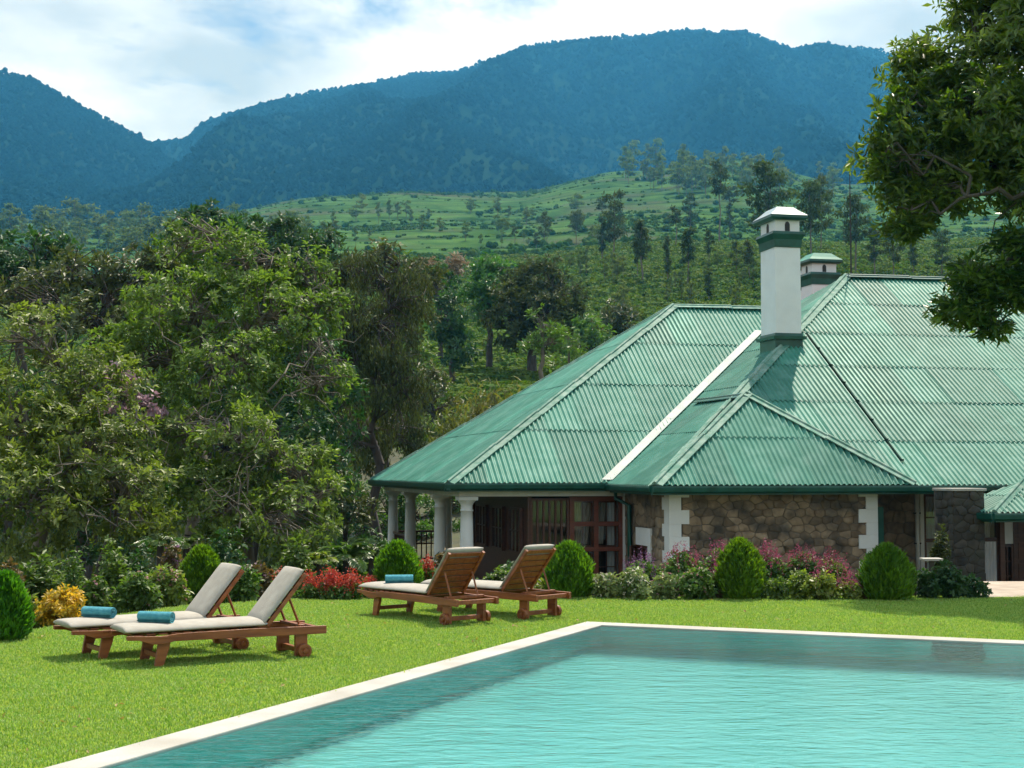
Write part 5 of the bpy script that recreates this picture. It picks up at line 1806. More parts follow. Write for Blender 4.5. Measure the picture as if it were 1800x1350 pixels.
tree("dark_tree", "broad dark green tree right of the rounded one with a flat spreading top", "tree", g_at(480, 80),
     [lobe(470, 415, 81, 60, 28), lobe(540, 435, 80, 48, 38), lobe(430, 430, 80, 45, 35), lobe(490, 480, 79, 90, 60)], "leaf_deep", "bark_dark", 24, dens=0.85, per=12, ln=0.36, wd=0.15, trunk_r=0.3, twigs=0.2)
tree("drooping_tree", "tall dark drooping tree with hanging foliage between left trees and roof", "tree", g_at(665, 48),
     [lobe(610, 480, 51, 45, 40), lobe(665, 500, 50, 40, 60), lobe(715, 520, 50, 35, 50), lobe(625, 570, 49, 60, 60), lobe(690, 600, 49, 50, 60), lobe(600, 650, 49, 60, 60), lobe(665, 680, 48, 55, 70), lobe(715, 690, 47.5, 32, 60), lobe(625, 770, 50, 70, 60), lobe(700, 770, 54, 45, 45), lobe(580, 800, 46, 60, 60), lobe(590, 850, 45, 55, 50)],
     "leaf_drab", "bark_dark", 25, dens=0.6, per=14, ln=0.17, wd=0.04, trunk_r=0.2, twigs=0.8, hang=True)
tree("olive_tree", "loose olive crown behind the drooping tree on the valley side", "tree", g_at(690, 62),
     [lobe(670, 460, 63, 55, 28), lobe(715, 490, 62, 45, 45), lobe(640, 480, 63, 40, 40), lobe(690, 560, 61, 60, 70)], "leaf_olive", "bark_dark", 26, dens=0.6, per=11, ln=0.28, wd=0.09, trunk_r=0.22, twigs=0.5)
tree("brown_shrub_tree", "low brownish leafy tree at the foot of the drooping tree", "tree", g_at(620, 42),
     [lobe(595, 860, 41, 45, 50), lobe(560, 900, 38, 55, 50), lobe(610, 910, 39, 40, 40)], "leaf_olive", "bark_dark", 27, dens=0.6, per=10, ln=0.2, wd=0.07, trunk_r=0.1, twigs=0.6)
tree("valley_tree", "bushy mid green tree behind the left columns of the veranda", "tree", g_at(690, 52),
     [lobe(680, 900, 52, 60, 50), lobe(740, 910, 53, 50, 55), lobe(790, 900, 54, 40, 60), lobe(630, 940, 50, 60, 50), lobe(710, 960, 52, 80, 40)], "leaf_mid", "bark_dark", 28, dens=0.55, per=10, ln=0.22, wd=0.08, trunk_r=0.12, twigs=0.5)
# ---- middle distance below the tea slope
tree("round_tree", "round dark grey green tree standing on the slope above the bamboo", "tree", g_at(935, 110),
     [lobe(940, 500, 112, 62, 42), lobe(900, 560, 110, 40, 55), lobe(955, 560, 110, 55, 60), lobe(990, 520, 112, 35, 40)], "leaf_drab", "bark_dark", 31, dens=0.75, per=12, ln=0.42, wd=0.15, trunk_r=0.4, twigs=0.5)
tree("round_tree", "bright green leafy tree left of the round dark tree", "tree", g_at(858, 114),
     [lobe(865, 485, 116, 35, 28), lobe(848, 520, 115, 30, 45), lobe(870, 540, 115, 25, 40)], "leaf_bright", "bark_dark", 32, dens=0.85, per=12, ln=0.42, wd=0.16, trunk_r=0.3, twigs=0.3)
tree("round_tree", "narrow dark tree left of the bright green one", "tree", g_at(795, 104),
     [lobe(790, 560, 104, 28, 55), lobe(800, 610, 103, 24, 35), lobe(770, 500, 108, 32, 32)], "leaf_deep", "bark_dark", 33, dens=0.8, per=12, ln=0.4, wd=0.15, trunk_r=0.25, twigs=0.3)
tree("round_tree", "tan blossoming crown above the narrow dark tree", "tree", g_at(775, 122), [lobe(775, 472, 122, 42, 20), lobe(740, 490, 122, 25, 22)], "blossom_tan", "bark_dark", 34, dens=0.8, per=10, ln=0.4, wd=0.16, trunk_r=0.25, twigs=0.3)
tree("slender_tree", "slender light green tree with bare lower trunk behind the roof slope", "tree", g_at(953, 84),
     [lobe(955, 570, 84, 20, 24), lobe(940, 600, 84, 20, 18), lobe(968, 605, 84, 18, 20)], "leaf_bright", "bark", 35, dens=0.55, per=10, ln=0.32, wd=0.12, trunk_r=0.16, twigs=0.5)
tree("slender_tree", "thin green sapling right of the slender light tree", "tree", g_at(1000, 86), [lobe(1000, 600, 86, 14, 35)], "leaf_mid", "bark", 36, dens=0.5, per=10, ln=0.3, wd=0.11, trunk_r=0.1, twigs=0.5)
for k, (px, py, dp, rx, ry, mt, lab) in enumerate((
        (700, 470, 150, 40, 25, "leaf_mid", "leafy green tree on the far side of the valley left"),
        (1040, 590, 120, 30, 25, "leaf_mid", "low leafy tree near the roof ridge's left end"),
        (730, 640, 92, 40, 35, "leaf_mid", "mid green bushy tree on the valley side by the drooping tree"),
        (760, 690, 80, 35, 35, "leaf_olive", "olive bushy tree left of the bamboo"),
        (755, 770, 68, 30, 40, "leaf_mid", "green bushy tree low on the slope at the roof's left edge"),
        (1010, 640, 88, 30, 22, "leaf_bright", "light green bush just above the roof's hip line"),
        (1085, 560, 130, 30, 25, "leaf_olive", "olive shrubby tree on the slope above the hip line"))):
    tree("bushy_tree", lab, "tree", g_at(px, dp), [lobe(px, py, dp, rx, ry), lobe(px - rx * .6, py + ry * .8, dp, rx * .7, ry * .7), lobe(px + rx * .6, py + ry * .7, dp, rx * .7, ry * .7)],
         mt, "bark_dark", 50 + k, dens=0.6, per=11, ln=0.004 * dp, wd=0.0015 * dp, trunk_r=0.14, twigs=0.3)


# ---- bamboo clump: arching culms with fine drooping leaves
def bamboo(px, depth, hpx, wpx, seed, label, n=46):
    r = np.random.default_rng(seed)
    bx, by = g_at(px, depth); bz = gz(bx, by) - 0.2
    root = thing("bamboo_clump", label, "bamboo", (bx, by, bz))
    top = at(px, 830 - hpx, depth).z - bz; w = wpx * depth / 2550.0
    segs = []; parts = []
    for k in range(n):
        a = r.random() * 6.28; sp = r.random() ** 0.7
        h = top * r.uniform(.62, 1.0) * (1 - 0.25 * sp)
        e = np.array([math.cos(a), math.sin(a) * 0.8, 0]) * w * sp
        p0 = np.array([e[0] * 0.25, e[1] * 0.25, 0])
        pts = [p0 + (e - p0) * t ** 2 + np.array([0, 0, h * (t - 0.12 * t ** 4)]) for t in np.linspace(0, 1, 7)]
        segs += [(pts[i], pts[i + 1], 0.045 * (1 - i / 8), 0.045 * (1 - (i + 1) / 8)) for i in range(6)]
        m = 100
        ti = 0.25 + 0.75 * r.random(m); idx = np.clip((ti * 6).astype(int), 0, 5); fr_ = ti * 6 - idx
        pp = np.array(pts); C = pp[idx] * (1 - fr_[:, None]) + pp[idx + 1] * fr_[:, None] + r.normal(0, .38, (m, 3))
        D = unit(np.array([0, 0, -0.8]) + r.normal(0, .6, (m, 3)))
        L_ = r.uniform(.25, .55, m)
        parts.append(leaf_arrays(C, D, unit(r.normal(size=(m, 3))), L_, L_ * 0.2))
    np_mesh("culms", *tubes(segs, 5), M["leaf_olive"], root)
    np_mesh("leaves", *join(parts), M["leaf_bamboo"], root)


bamboo(870, 64, 205, 70, 61, "yellow green bamboo clump with feathery tops left of the roof")
bamboo(800, 60, 150, 45, 62, "smaller bamboo clump left of the tall one", n=28)

# ---- understorey that nobody could count, on the valley side
M["under"] = leafmat("undergrowth_leaf", (0.03, 0.055, 0.014), (0.09, 0.12, 0.035), trans=0.25, rough=0.55, scale=0.15, tcol=(1.4, 1.4, 0.6))
M["under_brown"] = leafmat("dry_undergrowth", (0.07, 0.06, 0.03), (0.13, 0.11, 0.06), trans=0.2, rough=0.7, scale=0.15, tcol=(1.2, 1.2, 0.7))
r_ = np.random.default_rng(5)
V = []; F = []
for k in range(60):
    c = r_.normal(0, .4, 3); c[2] = abs(c[2]) * 1.1
    d = unit(c + np.array([0, 0, .4]) + r_.normal(0, .5, 3)); u_ = unit(r_.normal(size=3))
    v, f = leaf_arrays(c[None], d[None], u_[None], np.array([r_.uniform(.2, .42)]), np.array([r_.uniform(.09, .16)]))
    n0 = len(V); V += list(v); F += [tuple(int(q + n0) for q in t) for t in f]
PU = proto_mesh("undergrowth_tuft", V, F, M["under"])
cnt = 6500
uy = 23 + 62 * r_.random(cnt) ** 0.8; ux = uy * (-0.42 + 0.55 * r_.random(cnt))
okk = (uy > lawn_edge(ux) + 2.5)
lp = [(HMI @ Vector((float(a), float(b), 0))) for a, b in zip(ux, uy)]
okk &= ~((ux > -4.5) & (uy < 36))
okk &= np.array([not (p.x > -0.8 and p.y > -5.5) for p in lp])
ux, uy = ux[okk], uy[okk]; q = len(ux)
o = scatter("undergrowth", np.stack([ux, uy, ground_z(ux, uy) - .1], 1), np.stack([np.zeros(q), np.zeros(q), r_.random(q) * 6.28], 1), r_.uniform(.5, 1.3, q) * (0.6 + uy / 90), PU)
o["label"] = "tangled green undergrowth below the valley trees"

# ---- far eucalypts: a few crowns shared by all the copies
def gum_meshes(seed, h, spread, tiers, bare, q, lf=0.045):
    """unit gum tree of height h: thin trunk and loose tiers of drooping foliage"""
    r = np.random.default_rng(seed)
    segs = []; parts = []
    top = np.array([r.normal(0, .02) * h, r.normal(0, .02) * h, h])
    s, pts = limb(r, (0, 0, -1), top, h * 0.014, h * 0.003, 6, 0.04); segs += s
    for k in range(tiers):
        t = bare + (1 - bare) * (k + 0.3) / tiers
        zc = t * h
        ww = spread * h * (0.55 + 0.45 * math.sin(PI * min(1, (t - bare) / (1 - bare) * 0.85 + 0.12)))
        a = k * 2.4 + r.random()
        c = np.array([math.cos(a), math.sin(a), 0]) * ww * r.uniform(.25, .7) + np.array([0, 0, zc])
        s, _ = limb(r, (0, 0, zc - 0.06 * h), c, h * 0.005, h * 0.002, 3, 0.2); segs += s
        C, d = shell(r, c, np.array([ww * .62, ww * .62, h * 0.055]), q, 0.2)
        m = len(C); P = np.repeat(C, 4, 0) + r.normal(0, 0.012 * h, (m * 4, 3))
        D = unit(np.array([0, 0, -0.6]) + r.normal(0, .7, P.shape)); L_ = lf * h * r.uniform(.6, 1.4, m * 4)
        parts.append(leaf_arrays(P, D, unit(r.normal(size=P.shape)), L_, L_ * 0.42))
    return tubes(segs, 4), join(parts)


def gum_proto(i, *args, **kw):
    tv_, cv_ = gum_meshes(*args)
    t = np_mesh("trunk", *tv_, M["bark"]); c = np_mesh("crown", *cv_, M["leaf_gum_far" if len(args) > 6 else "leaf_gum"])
    res = (t.data, c.data)
    bpy.data.objects.remove(t); bpy.data.objects.remove(c)
    return res


GUM = [gum_proto(0, 71, 20, .16, 9, .35, 34), gum_proto(1, 72, 20, .12, 10, .45, 26), gum_proto(2, 73, 20, .22, 10, .30, 40), gum_proto(3, 74, 20, .10, 9, .25, 30), gum_proto(4, 75, 20, .26, 9, .45, 44), gum_proto(5, 76, 20, .15, 6, .62, 30)]
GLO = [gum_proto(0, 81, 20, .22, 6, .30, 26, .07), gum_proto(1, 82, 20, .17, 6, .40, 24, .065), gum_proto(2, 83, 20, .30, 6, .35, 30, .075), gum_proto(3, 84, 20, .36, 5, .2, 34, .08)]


def gum(px, ytop, ybase, which, label, group, wide=1.0, lo=False, rot=None, d0=76):
    p = on_ground(px, ybase, d0)
    h = (ybase - ytop) / 2550.0 * p.y
    root = thing("gum_tree", label, "tree", p, rnd.random() * 6.28 if rot is None else rot, group)
    s = h / 20.0
    for nm, me in zip(("trunk", "crown"), (GLO if lo else GUM)[which]):
        o = bpy.data.objects.new(nm, me); o.scale = (s * wide, s * wide, s); link(o, root)
    return root


NAMED = [
    (1355, 280, 478, 4, 1.0, "big full crowned gum tree directly behind the tall chimney's cap"),
    (1267, 278, 428, 5, 0.9, "tall thin gum tree with a small high tuft left of the chimney"),
    (1080, 330, 455, 2, 0.9, "dark pointed gum tree in the middle of the tea hill"),
    (1060, 378, 458, 3, 1.1, "narrow dark gum tree beside the pointed one"),
    (1430, 310, 470, 4, 0.8, "full gum tree just right of the tall chimney"),
    (1447, 300, 440, 2, 0.7, "paler gum tree behind the one right of the chimney"),
    (1508, 340, 484, 4, 0.9, "gum tree with broad crown behind the mast"),
    (1542, 395, 486, 0, 1.1, "dark gum tree right of the mast"),
    (1575, 385, 486, 2, 0.9, "gum tree behind the branch tips of the right tree"),
    (1610, 420, 486, 0, 1.0, "lower gum tree by the ridge behind the right tree"),
    (1660, 400, 486, 2, 1.0, "gum tree half hidden by the hanging right branch"),
    (958, 370, 430, 2, 1.0, "gum tree with a leaning crown on the left of the tea hill"),
    (943, 405, 436, 0, 1.3, "short dark gum tree next to the leaning one"),
    (1014, 367, 425, 4, 1.1, "gum tree with a double crown between the leaning and pointed ones"),
    (1130, 385, 500, 1, 1.2, "slim gum tree with foliage to its foot above the hip ridge"),
    (1122, 395, 490, 0, 0.6, "thin gum tree close behind the slim one"),
    (1175, 410, 498, 3, 0.9, "slim columnar gum tree above the roof ridge"),
    (1211, 398, 505, 1, 1.2, "gum tree with a ragged crown right of the columnar one"),
    (1249, 402, 462, 0, 1.0, "gum tree with a round head left of the tall thin one"),
    (1216, 335, 420, 0, 1.0, "loose gum tree above the ragged one"),
    (1190, 360, 435, 5, 1.2, "thin gum tree left of the loose one"),
    (1287, 322, 392, 5, 1.6, "small headed gum tree right of the tall thin one"),
    (1286, 352, 420, 0, 0.8, "slim low gum tree below the small headed one"),
    (1248, 474, 532, 3, 1.5, "small dark conical tree on the tea slope above the ridge"),
    (1060, 345, 395, 5, 1.5, "little tufted gum tree behind the pointed one"),
    (1320, 420, 500, 1, 1.0, "gum tree partly behind the chimney's left edge"),
    (905, 395, 432, 5, 1.2, "small lone gum tree at the left end of the tea hill"),
]
for (px, yt, yb, w, wd_, lab) in NAMED:
    gum(px, yt, yb, w, lab, "gum trees on the tea hill", wd_)
r = random.Random(4)
# thin young trees along the near tea slope
for k in range(34):
    px = r.uniform(1000, 1330); yb = r.uniform(470, 560); h = r.uniform(28, 62)
    gum(px, yb - h, yb, r.randrange(4), "thin young gum tree among the tea bushes above the roof", "young gum trees among the tea", r.uniform(.6, 1.1), lo=True)
# the hazy grove on the crest of the terraced hill
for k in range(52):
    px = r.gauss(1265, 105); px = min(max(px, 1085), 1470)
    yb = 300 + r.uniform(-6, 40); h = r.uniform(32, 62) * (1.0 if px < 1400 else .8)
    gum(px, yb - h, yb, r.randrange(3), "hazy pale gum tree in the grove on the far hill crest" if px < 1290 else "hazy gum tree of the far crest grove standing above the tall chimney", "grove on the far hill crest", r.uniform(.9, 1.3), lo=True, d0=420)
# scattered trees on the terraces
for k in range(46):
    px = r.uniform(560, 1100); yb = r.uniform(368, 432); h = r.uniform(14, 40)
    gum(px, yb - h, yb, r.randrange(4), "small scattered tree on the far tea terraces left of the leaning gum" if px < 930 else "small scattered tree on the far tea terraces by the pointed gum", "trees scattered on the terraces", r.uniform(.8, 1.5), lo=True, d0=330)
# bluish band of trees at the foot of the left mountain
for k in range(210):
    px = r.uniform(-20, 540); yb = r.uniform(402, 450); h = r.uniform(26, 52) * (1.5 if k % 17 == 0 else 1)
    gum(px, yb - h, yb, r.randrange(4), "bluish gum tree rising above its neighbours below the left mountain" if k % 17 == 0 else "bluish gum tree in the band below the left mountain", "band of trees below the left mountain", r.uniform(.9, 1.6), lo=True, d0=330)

# ---- the big glossy tree at the right, leaning into the picture
TR = 22.5
rt = np.random.default_rng(91)
right = tree("glossy_tree", "large glossy leaved tree overhanging the lawn at the right edge", "tree", (11.3, 23.4),
             [lobe(1770, 110, TR, 100, 90), lobe(1680, 190, TR, 90, 75), lobe(1620, 130, 23, 50, 45), lobe(1850, 40, TR, 120, 90), lobe(1610, 270, TR, 75, 55), lobe(1720, 280, TR, 90, 60), lobe(1560, 245, 22.3, 35, 35), lobe(1600, 360, TR, 55, 45), lobe(1860, 230, TR, 120, 100), lobe(1990, 140, TR, 140, 130), lobe(2010, 330, TR, 130, 90), lobe(1950, 230, 25, 140, 120), lobe(1900, 330, 20.5, 90, 60), lobe(1650, 95, 22.8, 60, 40), lobe(1600, 190, 22.2, 55, 45), lobe(1655, 320, 22.2, 65, 45), lobe(1740, 200, 21.8, 80, 80), lobe(1730, 30, 23, 60, 50), lobe(1575, 310, 22.6, 45, 40), lobe(1800, 330, 22.5, 70, 40), lobe(1770, -70, 23, 70, 60), lobe(1860, -130, 22.5, 110, 80), lobe(1960, -60, 22, 120, 110), lobe(1950, -180, 23, 110, 80)],
             "leaf_mango", "bark_dark", 92, dens=2.2, per=11, ln=0.155, wd=0.05, trunk_r=0.15, twigs=0.18, inner=0.45,
             bare=((at(1960, 380, 23), at(1740, 430, 22), 0.035),))


def hanging_branch(root, seed, pts_px, lobes, mat):
    r = np.random.default_rng(seed); off = np.array(root.location)
    segs = []; parts = []
    P = [np.array(at(x, y, d)) - off for x, y, d in pts_px]
    for i in range(len(P) - 1):
        s, _ = limb(r, P[i], P[i + 1], 0.06 - 0.012 * i, 0.05 - 0.012 * i, 4, 0.3); segs += s
    for c, rad in lobes:
        c = c - off
        C, d = shell(r, c, rad, int(190 * rad[0] * rad[2] / 0.2), 0.2)
        st = P[int(np.argmin([np.linalg.norm(p - c) for p in P]))]
        s, pts = limb(r, st, c, 0.028, 0.014, 5, 0.5); segs += s
        for i in range(min(9, len(C))):
            s, _ = limb(r, pts[r.integers(2, 6)], C[i], 0.012, 0.005, 4, 0.5); segs += s
        parts.append(rosettes(C, r, 9, 0.18, 0.05, d * 0.4 + np.array([0, 0, -0.7]), up=-0.2, open_=0.7))
    np_mesh("branch", *tubes(segs, 6), M["bark_dark"], root, smooth=True)
    np_mesh("crown", *join(parts), M[mat], root)


hanging_branch(right, 93, [(2050, 380, 23), (1900, 400, 22.3), (1800, 455, 22), (1720, 480, 22)],
               [lobe(1720, 490, 22, 60, 40), lobe(1690, 540, 22, 55, 30), lobe(1790, 500, 22, 60, 45), lobe(1740, 570, 22, 35, 20), lobe(1860, 500, 22, 60, 45), lobe(1800, 425, 22, 60, 25)], "leaf_mango")
hanging_branch(right, 94, [(2050, 330, 22), (1880, 330, 21.5), (1780, 350, 21.5), (1700, 345, 21.5)], [lobe(1590, 395, 22, 45, 22), lobe(1650, 340, 22, 50, 25), lobe(1545, 280, 22, 20, 12)], "leaf_mango")


# ---- topiary thujas: egg shaped, dense upright sprays
def thuja(px, ybase, ytop, wpx, label, seed, z=None):
    r = np.random.default_rng(seed)
    g = on_z(px, ybase, 0.0)
    h = (ybase - ytop) / 2550.0 * g.y * 1.01; w = wpx / 2 / 2550.0 * g.y
    root = thing("thuja_topiary", label, "topiary", (g.x, g.y + w * 0.5, gz(g.x, g.y + w * .5)), 0, "clipped thuja bushes along the lawn's edge")
    n = 2600
    t = r.random(n) ** 0.85; a = r.random(n) * 6.28
    prof = np.interp(t, [0, .12, .35, .6, .8, .92, 1.0], [.72, .92, 1.0, .86, .58, .32, .06])
    lump = 0.95 + 0.09 * np.sin(a * 4 + t * 6 + seed) + 0.07 * np.sin(a * 9 - t * 11 + 2 * seed) + 0.05 * np.sin(a * 17 + t * 23)
    rad = prof * w * lump * (0.72 + 0.32 * r.random(n) ** .6)
    C = np.stack([np.cos(a) * rad, np.sin(a) * rad, t * h * 0.97], 1)
    out = np.stack([np.cos(a), np.sin(a), np.zeros(n)], 1)
    k = 4
    P = np.repeat(C, k, 0) + r.normal(0, .012, (n * k, 3))
    D = unit(np.repeat(out, k, 0) * 0.55 + np.array([0, 0, 1.0]) + r.normal(0, .30, P.shape))
    U = unit(np.repeat(out, k, 0) + r.normal(0, .7, P.shape))
    L_ = r.uniform(.05, .11, n * k)
    core = MB().lathe([(0.55 * w, 0.0), (0.74 * w, .15 * h), (0.76 * w, .4 * h), (.60 * w, .65 * h), (.32 * w, .85 * h), (0.02, .96 * h)], 14)
    core.build("stem_core", M["thuja"], root, smooth=True)
    np_mesh("foliage", *leaf_arrays(P, D, U, L_, L_ * 0.30, droop=0.05), M["thuja"], root)


thuja(350, 1050, 948, 84, "clipped thuja bush half behind the left lounger's raised back", 101)
thuja(697, 1049, 955, 82, "clipped thuja bush behind the lounger with the flat towel", 102)
thuja(1001, 1052, 960, 82, "clipped thuja bush right of the loungers seen from behind", 103)
thuja(1305, 1055, 955, 80, "clipped thuja bush in front of the stone wall's middle", 104)
thuja(1565, 1057, 965, 88, "clipped thuja bush at the right end of the flower bed", 105)
thuja(0, 1128, 1018, 78, "clipped thuja bush cut by the left edge of the view", 106)


# ---- shrubs and flowers
def shrub(name, label, cat, px, ybase, wpx, hpx, mat, seed, flowers=None, fl_n=0, spikes=False, ln=0.07, wd=0.035, dens=1.0, push=0.0, group=None, depth=None, lobes=5, fl_size=0.03):
    r = np.random.default_rng(seed)
    if depth is None:
        g = on_z(px, ybase, 0.0)
    else:
        g = at(px, ybase, depth)
    y = g.y + push; x = g.x * y / g.y
    k = y / 2550.0; w = wpx * k / 2; h = hpx * k
    bz = gz(x, y) - 0.03
    # keep the top where the photo has it even if the ground drops away behind the lawn
    h = h + (float(g.z) - bz)
    root = thing(name, label, cat, (x, y, bz), 0, group)
    parts = []; segs = []
    for i in range(lobes):
        a = r.random() * 6.28; q = r.uniform(.2, .62) if i else 0
        hh = h * (1 - 0.35 * q) * r.uniform(.8, 1.0)
        c = np.array([math.cos(a) * w * q, math.sin(a) * w * q * .8, hh * 0.52]); rad = np.array([w * r.uniform(.5, .7), w * r.uniform(.5, .7), hh * 0.5])
        n = int(dens * 95 * (rad[0] * rad[2] * 2 + rad[0] * rad[1]) / (ln / 0.07) ** 2 / 0.2)
        C, d = shell(r, c, rad, n, 0.35, 0.2)
        parts.append(rosettes(C, r, 7, ln, wd, d * 0.7, up=0.4))
        s, _ = limb(r, (0, 0, 0), c, 0.014, 0.006, 3, 0.2); segs += s
        if flowers and fl_n:
            m = int(fl_n / lobes)
            C, d = shell(r, c, rad * 1.05, m, 0.85, 0.9)
            if spikes:
                # upright spires of little blossoms
                P = []
                hgt = r.uniform(.10, .22, m)
                for j in range(9):
                    P.append(C + np.stack([np.zeros(m), np.zeros(m), hgt * j / 8.0], 1) + r.normal(0, .008, (m, 3)))
                P = np.concatenate(P); D = unit(r.normal(size=P.shape) + np.array([0, 0, .5]))
                L_ = fl_size * r.uniform(.7, 1.3, len(P))
                flp = leaf_arrays(P, D, unit(r.normal(size=P.shape)), L_, L_ * .7)
            else:
                flp = rosettes(C, r, 5, fl_size, fl_size * .7, d, up=.5, open_=1.2, jitter=0.3)
            fl_parts.append(flp) if i else None
            if not i: fl_parts = [flp]
    np_mesh("stems", *tubes(segs, 4), M["bark_dark"], root)
    np_mesh("foliage", *join(parts), M[mat], root)
    if flowers and fl_n:
        np_mesh("flowers", *join(fl_parts), M[flowers], root)
    return root


FB = "plants in the flower bed before the stone wall"
bed = [
    # px, base row, width, height, leaf, flower, n, spikes, push, label
    (1062, 1054, 62, 48, "shrub_pale", "flower_white", 67, False, 0.15, "pale leaved shrub with white flowers next to the thuja by the loungers"),
    (1118, 1056, 74, 58, "shrub_pale", "flower_white", 85, False, 0.2, "pale flowering shrub below the small white framed casement"),
    (1176, 1056, 66, 50, "shrub_pale", "flower_pink", 49, False, 0.2, "pale shrub with pinkish heads below the left quoins"),
    (1224, 1056, 76, 62, "shrub_green", "flower_pink", 40, False, 0.2, "green shrub with a few pink heads left of the middle thuja"),
    (1262, 1056, 40, 50, "shrub_russet", "flower_magenta", 48, True, 0.35, "russet tinged shrub touching the middle thuja's left side"),
    (1130, 1046, 80, 62, "shrub_green", "flower_mauve", 72, True, 0.9, "shrub with mauve spires behind the pale ones"),
    (1200, 1046, 80, 72, "shrub_green", "flower_magenta", 104, True, 1.0, "magenta salvia clump at the left quoins"),
    (1262, 1046, 80, 74, "shrub_green", "flower_magenta", 136, True, 1.0, "tall magenta salvia clump behind the middle thuja's left side"),
    (1352, 1046, 84, 72, "shrub_green", "flower_magenta", 240, True, 1.0, "tall magenta salvia clump right of the middle thuja"),
    (1412, 1046, 84, 68, "shrub_green", "flower_magenta", 152, True, 1.0, "magenta salvia clump before the wall's pale stones"),
    (1462, 1046, 74, 58, "shrub_green", "flower_magenta", 120, True, 0.9, "lower magenta salvia clump left of the right quoins"),
    (1370, 1057, 50, 48, "shrub_green", None, 0, False, 0.2, "low green shrub right of the middle thuja"),
    (1404, 1057, 62, 60, "shrub_lime", None, 0, False, 0.25, "lime green rounded shrub in the right half of the bed"),
    (1452, 1057, 66, 50, "shrub_lime", "flower_magenta", 32, True, 0.2, "lime green shrub with a few magenta spires"),
    (1494, 1057, 50, 36, "shrub_lime", "flower_magenta", 48, True, 0.2, "small lime shrub near the right quoins"),
    (1522, 1057, 34, 28, "shrub_russet", "flower_magenta", 40, True, 0.2, "little russet clump left of the last thuja"),
]
for k, (px, yb, w, h, mt, fl, n, sp, pu_, lab) in enumerate(bed):
    shrub("flowering_shrub", lab, "shrub", px, yb, w, h, mt, 200 + k, fl, n, sp, push=pu_, group=FB, fl_size=0.025)
# dark shrubs in the tree's shade by the pillar
for k, (px, yb, w, h, mt, lab) in enumerate((
        (1632, 1057, 52, 60, "leaf_deep", "dark shrub below the pale bird table slab"),
        (1668, 1057, 50, 74, "leaf_deep", "taller dark shrub at the stone pillar's foot"),
        (1710, 1056, 44, 40, "leaf_deep", "low dark shrub right of the stone pillar"),
        (1655, 1030, 40, 80, "leaf_drab", "grey green climber leaning on the stone pillar"))):
    shrub("dark_shrub", lab, "shrub", px, yb, w, h, mt, 240 + k, push=0.4 if k != 3 else 4.0, ln=0.08, wd=0.04, group="dark shrubs by the stone pillar")
# red salvia behind the left loungers
RS = "red salvia along the lawn's far edge"
for k, (px, yb, w, h, n, lab) in enumerate((
        (545, 1056, 46, 30, 55, "red salvia clump right of the left lounger's back"),
        (578, 1056, 52, 36, 110, "bright red salvia clump between the two pairs of loungers"),
        (616, 1056, 50, 33, 95, "red salvia clump left of the lounger with the flat towel"),
        (652, 1052, 40, 20, 70, "red salvia clump behind the flat towel lounger's foot"),
        (752, 1046, 40, 56, 70, "red salvia clump between the second thuja and the raised back"),
        (500, 1050, 50, 40, 20, "green salvia clump with few red spires behind the left lounger"))):
    shrub("salvia_clump", lab, "flower", px, yb, w, h, "shrub_green", 260 + k, "flower_red", n, True, push=0.15, group=RS, fl_size=0.030, ln=0.06, wd=0.03)
# shrubs along the left edge of the lawn
LS = "shrubs along the left edge of the lawn"
left_shrubs = [
    ("golden_shrub", (108, 1098, 92, 72), "yellow_leaf", None, 0, 0.1, "golden yellow shrub behind the far left lounger's foot"),
    ("leafy_shrub", (42, 1102, 70, 66), "shrub_lime", None, 0, 0.2, "yellowish green shrub between the left thuja and the golden shrub"),
    ("leafy_shrub", (20, 1080, 80, 90), "shrub_russet", None, 0, 1.6, "russet topped shrub behind the left edge thuja"),
    ("leafy_shrub", (170, 1082, 70, 70), "shrub_green", "flower_pink", 20, 0.6, "green shrub behind the rolled towel of the far left lounger"),
    ("leafy_shrub", (195, 1075, 84, 112), "shrub_green", None, 0, 1.6, "taller rounded green shrub behind the left loungers"),
    ("leafy_shrub", (242, 1074, 72, 66), "shrub_green", "flower_pink", 20, 0.5, "mid green shrub left of the half hidden thuja"),
    ("leafy_shrub", (288, 1068, 74, 74), "shrub_lime", "flower_pink", 60, 0.6, "lime shrub with faint pink tips beside the half hidden thuja"),
    ("leafy_shrub", (300, 1052, 60, 90), "shrub_russet", "flower_mauve", 90, 1.6, "mauve tipped shrub behind the half hidden thuja"),
    ("leafy_shrub", (430, 1058, 70, 62), "shrub_green", None, 0, 0.4, "green shrub between the two left lounger backs"),
    ("leafy_shrub", (455, 1050, 60, 62), "shrub_russet", "flower_mauve", 50, 1.3, "russet shrub behind the two left lounger backs"),
    ("leafy_shrub", (130, 1070, 80, 80), "leaf_mid", None, 0, 2.2, "dark leafy shrub behind the golden shrub"),
    ("leafy_shrub", (395, 1056, 56, 60), "shrub_green", None, 0, 1.0, "green shrub right of the half hidden thuja"),
    ("leafy_shrub", (880, 1046, 60, 44), "shrub_green", "flower_white", 50, 0.6, "low white flowering shrub between the raised lounger backs"),
    ("leafy_shrub", (935, 1052, 56, 34), "shrub_lime", "flower_white", 40, 0.4, "low pale shrub under the last lounger's back"),
    ("leafy_shrub", (820, 1050, 60, 34), "shrub_green", None, 0, 0.5, "low green shrub behind the flat towel lounger's frame"),
]
for k, (nm, (px, yb, w, h), mt, fl, n, pu_, lab) in enumerate(left_shrubs):
    shrub(nm, lab, "shrub", px, yb, w, h, mt, 300 + k, fl, n, False, push=pu_, group=LS, ln=0.06 if nm == "golden_shrub" else 0.08, wd=0.03 if nm == "golden_shrub" else 0.042)


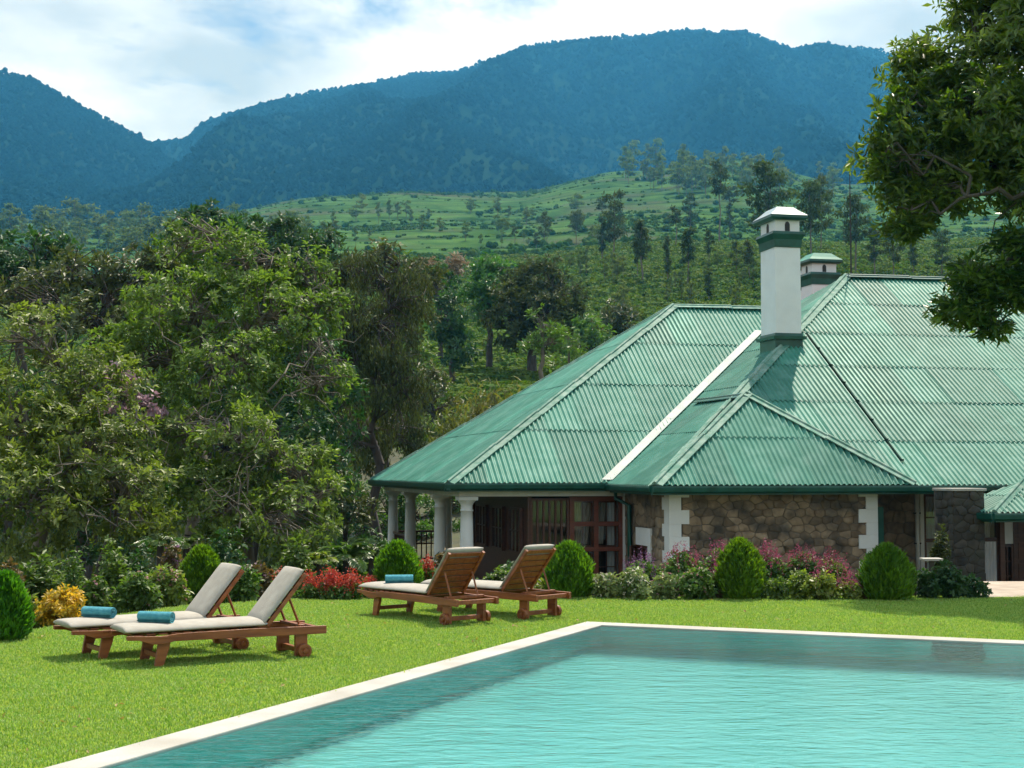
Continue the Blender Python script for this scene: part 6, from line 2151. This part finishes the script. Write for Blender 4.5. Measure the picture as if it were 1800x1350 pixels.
# ---- palm-like plants with arching fronds
def frond_plant(label, px, ybase, depth, size_px, seed, n=16, mat="palm"):
    r = np.random.default_rng(seed)
    x, y = g_at(px, depth); bz = gz(x, y)
    root = thing("palm_shrub", label, "palm", (x, y, bz), 0, "palm shrubs behind the lawn")
    k = depth / 2550.0; L0 = size_px * k
    z0 = max(0.1, at(px, ybase, depth).z - bz)
    np_mesh("trunk", *tubes([((0, 0, -.1), (0, 0, z0), 0.07, 0.06)], 6), M["bark_dark"], root)
    for f in range(n):
        a = f * 2.399 + r.normal(0, .2); el = r.uniform(.35, 1.25); L_ = L0 * r.uniform(.75, 1.1)
        d = np.array([math.cos(a) * math.cos(el), math.sin(a) * math.cos(el), math.sin(el)])
        ts = np.linspace(0, 1, 9)
        pts = np.array([0, 0, z0]) + d * (ts * L_)[:, None] - np.array([0, 0, 1]) * (0.55 * L_ * ts ** 2.2)[:, None]
        m = 34
        ti = np.linspace(.15, 1, m); idx = np.clip((ti * 8).astype(int), 0, 7); fr_ = (ti * 8 - idx)[:, None]
        C = pts[idx] * (1 - fr_) + pts[idx + 1] * fr_
        tan = unit(pts[idx + 1] - pts[idx]); sd = unit(np.cross(tan, [0, 0, 1.0]))
        parts = [tubes([(pts[i], pts[i + 1], 0.012, 0.009) for i in range(8)], 3)]
        ll = L_ * 0.30 * np.sin(np.clip(ti, .05, .97) * PI) ** .6
        lv = []
        for s in (-1, 1):
            D = unit(sd * s + tan * 0.7 + np.array([0, 0, -0.12]) + r.normal(0, .08, C.shape))
            lv.append(leaf_arrays(C, D, np.cross(D, tan) * s + 1e-6, ll, np.full(m, .028), droop=0.2))
        V, F = join(lv)
        np_mesh("frond", V, F, M[mat], root)


frond_plant("feathery palm shrub between the red salvia and the columns", 610, 985, 24.5, 78, 401, 18)
frond_plant("dark palm shrub beside the feathery one", 655, 975, 25.5, 70, 402, 15)
frond_plant("yellowish palm shrub above the red salvia", 560, 990, 24, 52, 403, 14, "shrub_lime")
frond_plant("spiky palm shrub among the left trees' lower branches", 285, 960, 24.5, 62, 404, 14)
frond_plant("palm shrub below the tufted tree's lowest branches", 330, 965, 25.5, 60, 405, 13)
for k, (px, yb, w, h, mt, dp, lab) in enumerate((
        (520, 1040, 90, 90, "leaf_mid", 23.5, "dense green bush between the lounger backs and the tufted tree"),
        (600, 1040, 80, 110, "leaf_mid", 26, "dense green bush behind the palm shrubs"),
        (660, 1040, 70, 120, "leaf_deep", 28, "dark bush behind the second thuja"),
        (720, 1040, 70, 90, "leaf_mid", 27, "green bush below the left columns"),
        (775, 1045, 60, 85, "shrub_russet", 25, "russet flowering bush between the columns' feet"),
        (250, 1050, 110, 130, "leaf_deep", 22.5, "dark bush filling the gap below the blossom tree"),
        (60, 1060, 120, 130, "leaf_mid", 20.5, "broad leafy bush behind the golden shrub's left"),
        (400, 1040, 110, 110, "leaf_deep", 24, "dark bush behind the half hidden thuja"),
        (900, 1045, 90, 66, "leaf_deep", 24.5, "dark bush in front of the veranda's glazed doors"))):
    shrub("garden_bush", lab, "bush", px, yb, w, h, mt, 420 + k, depth=dp, ln=0.12, wd=0.055, dens=1.1, group="bushes behind the lawn", lobes=6)
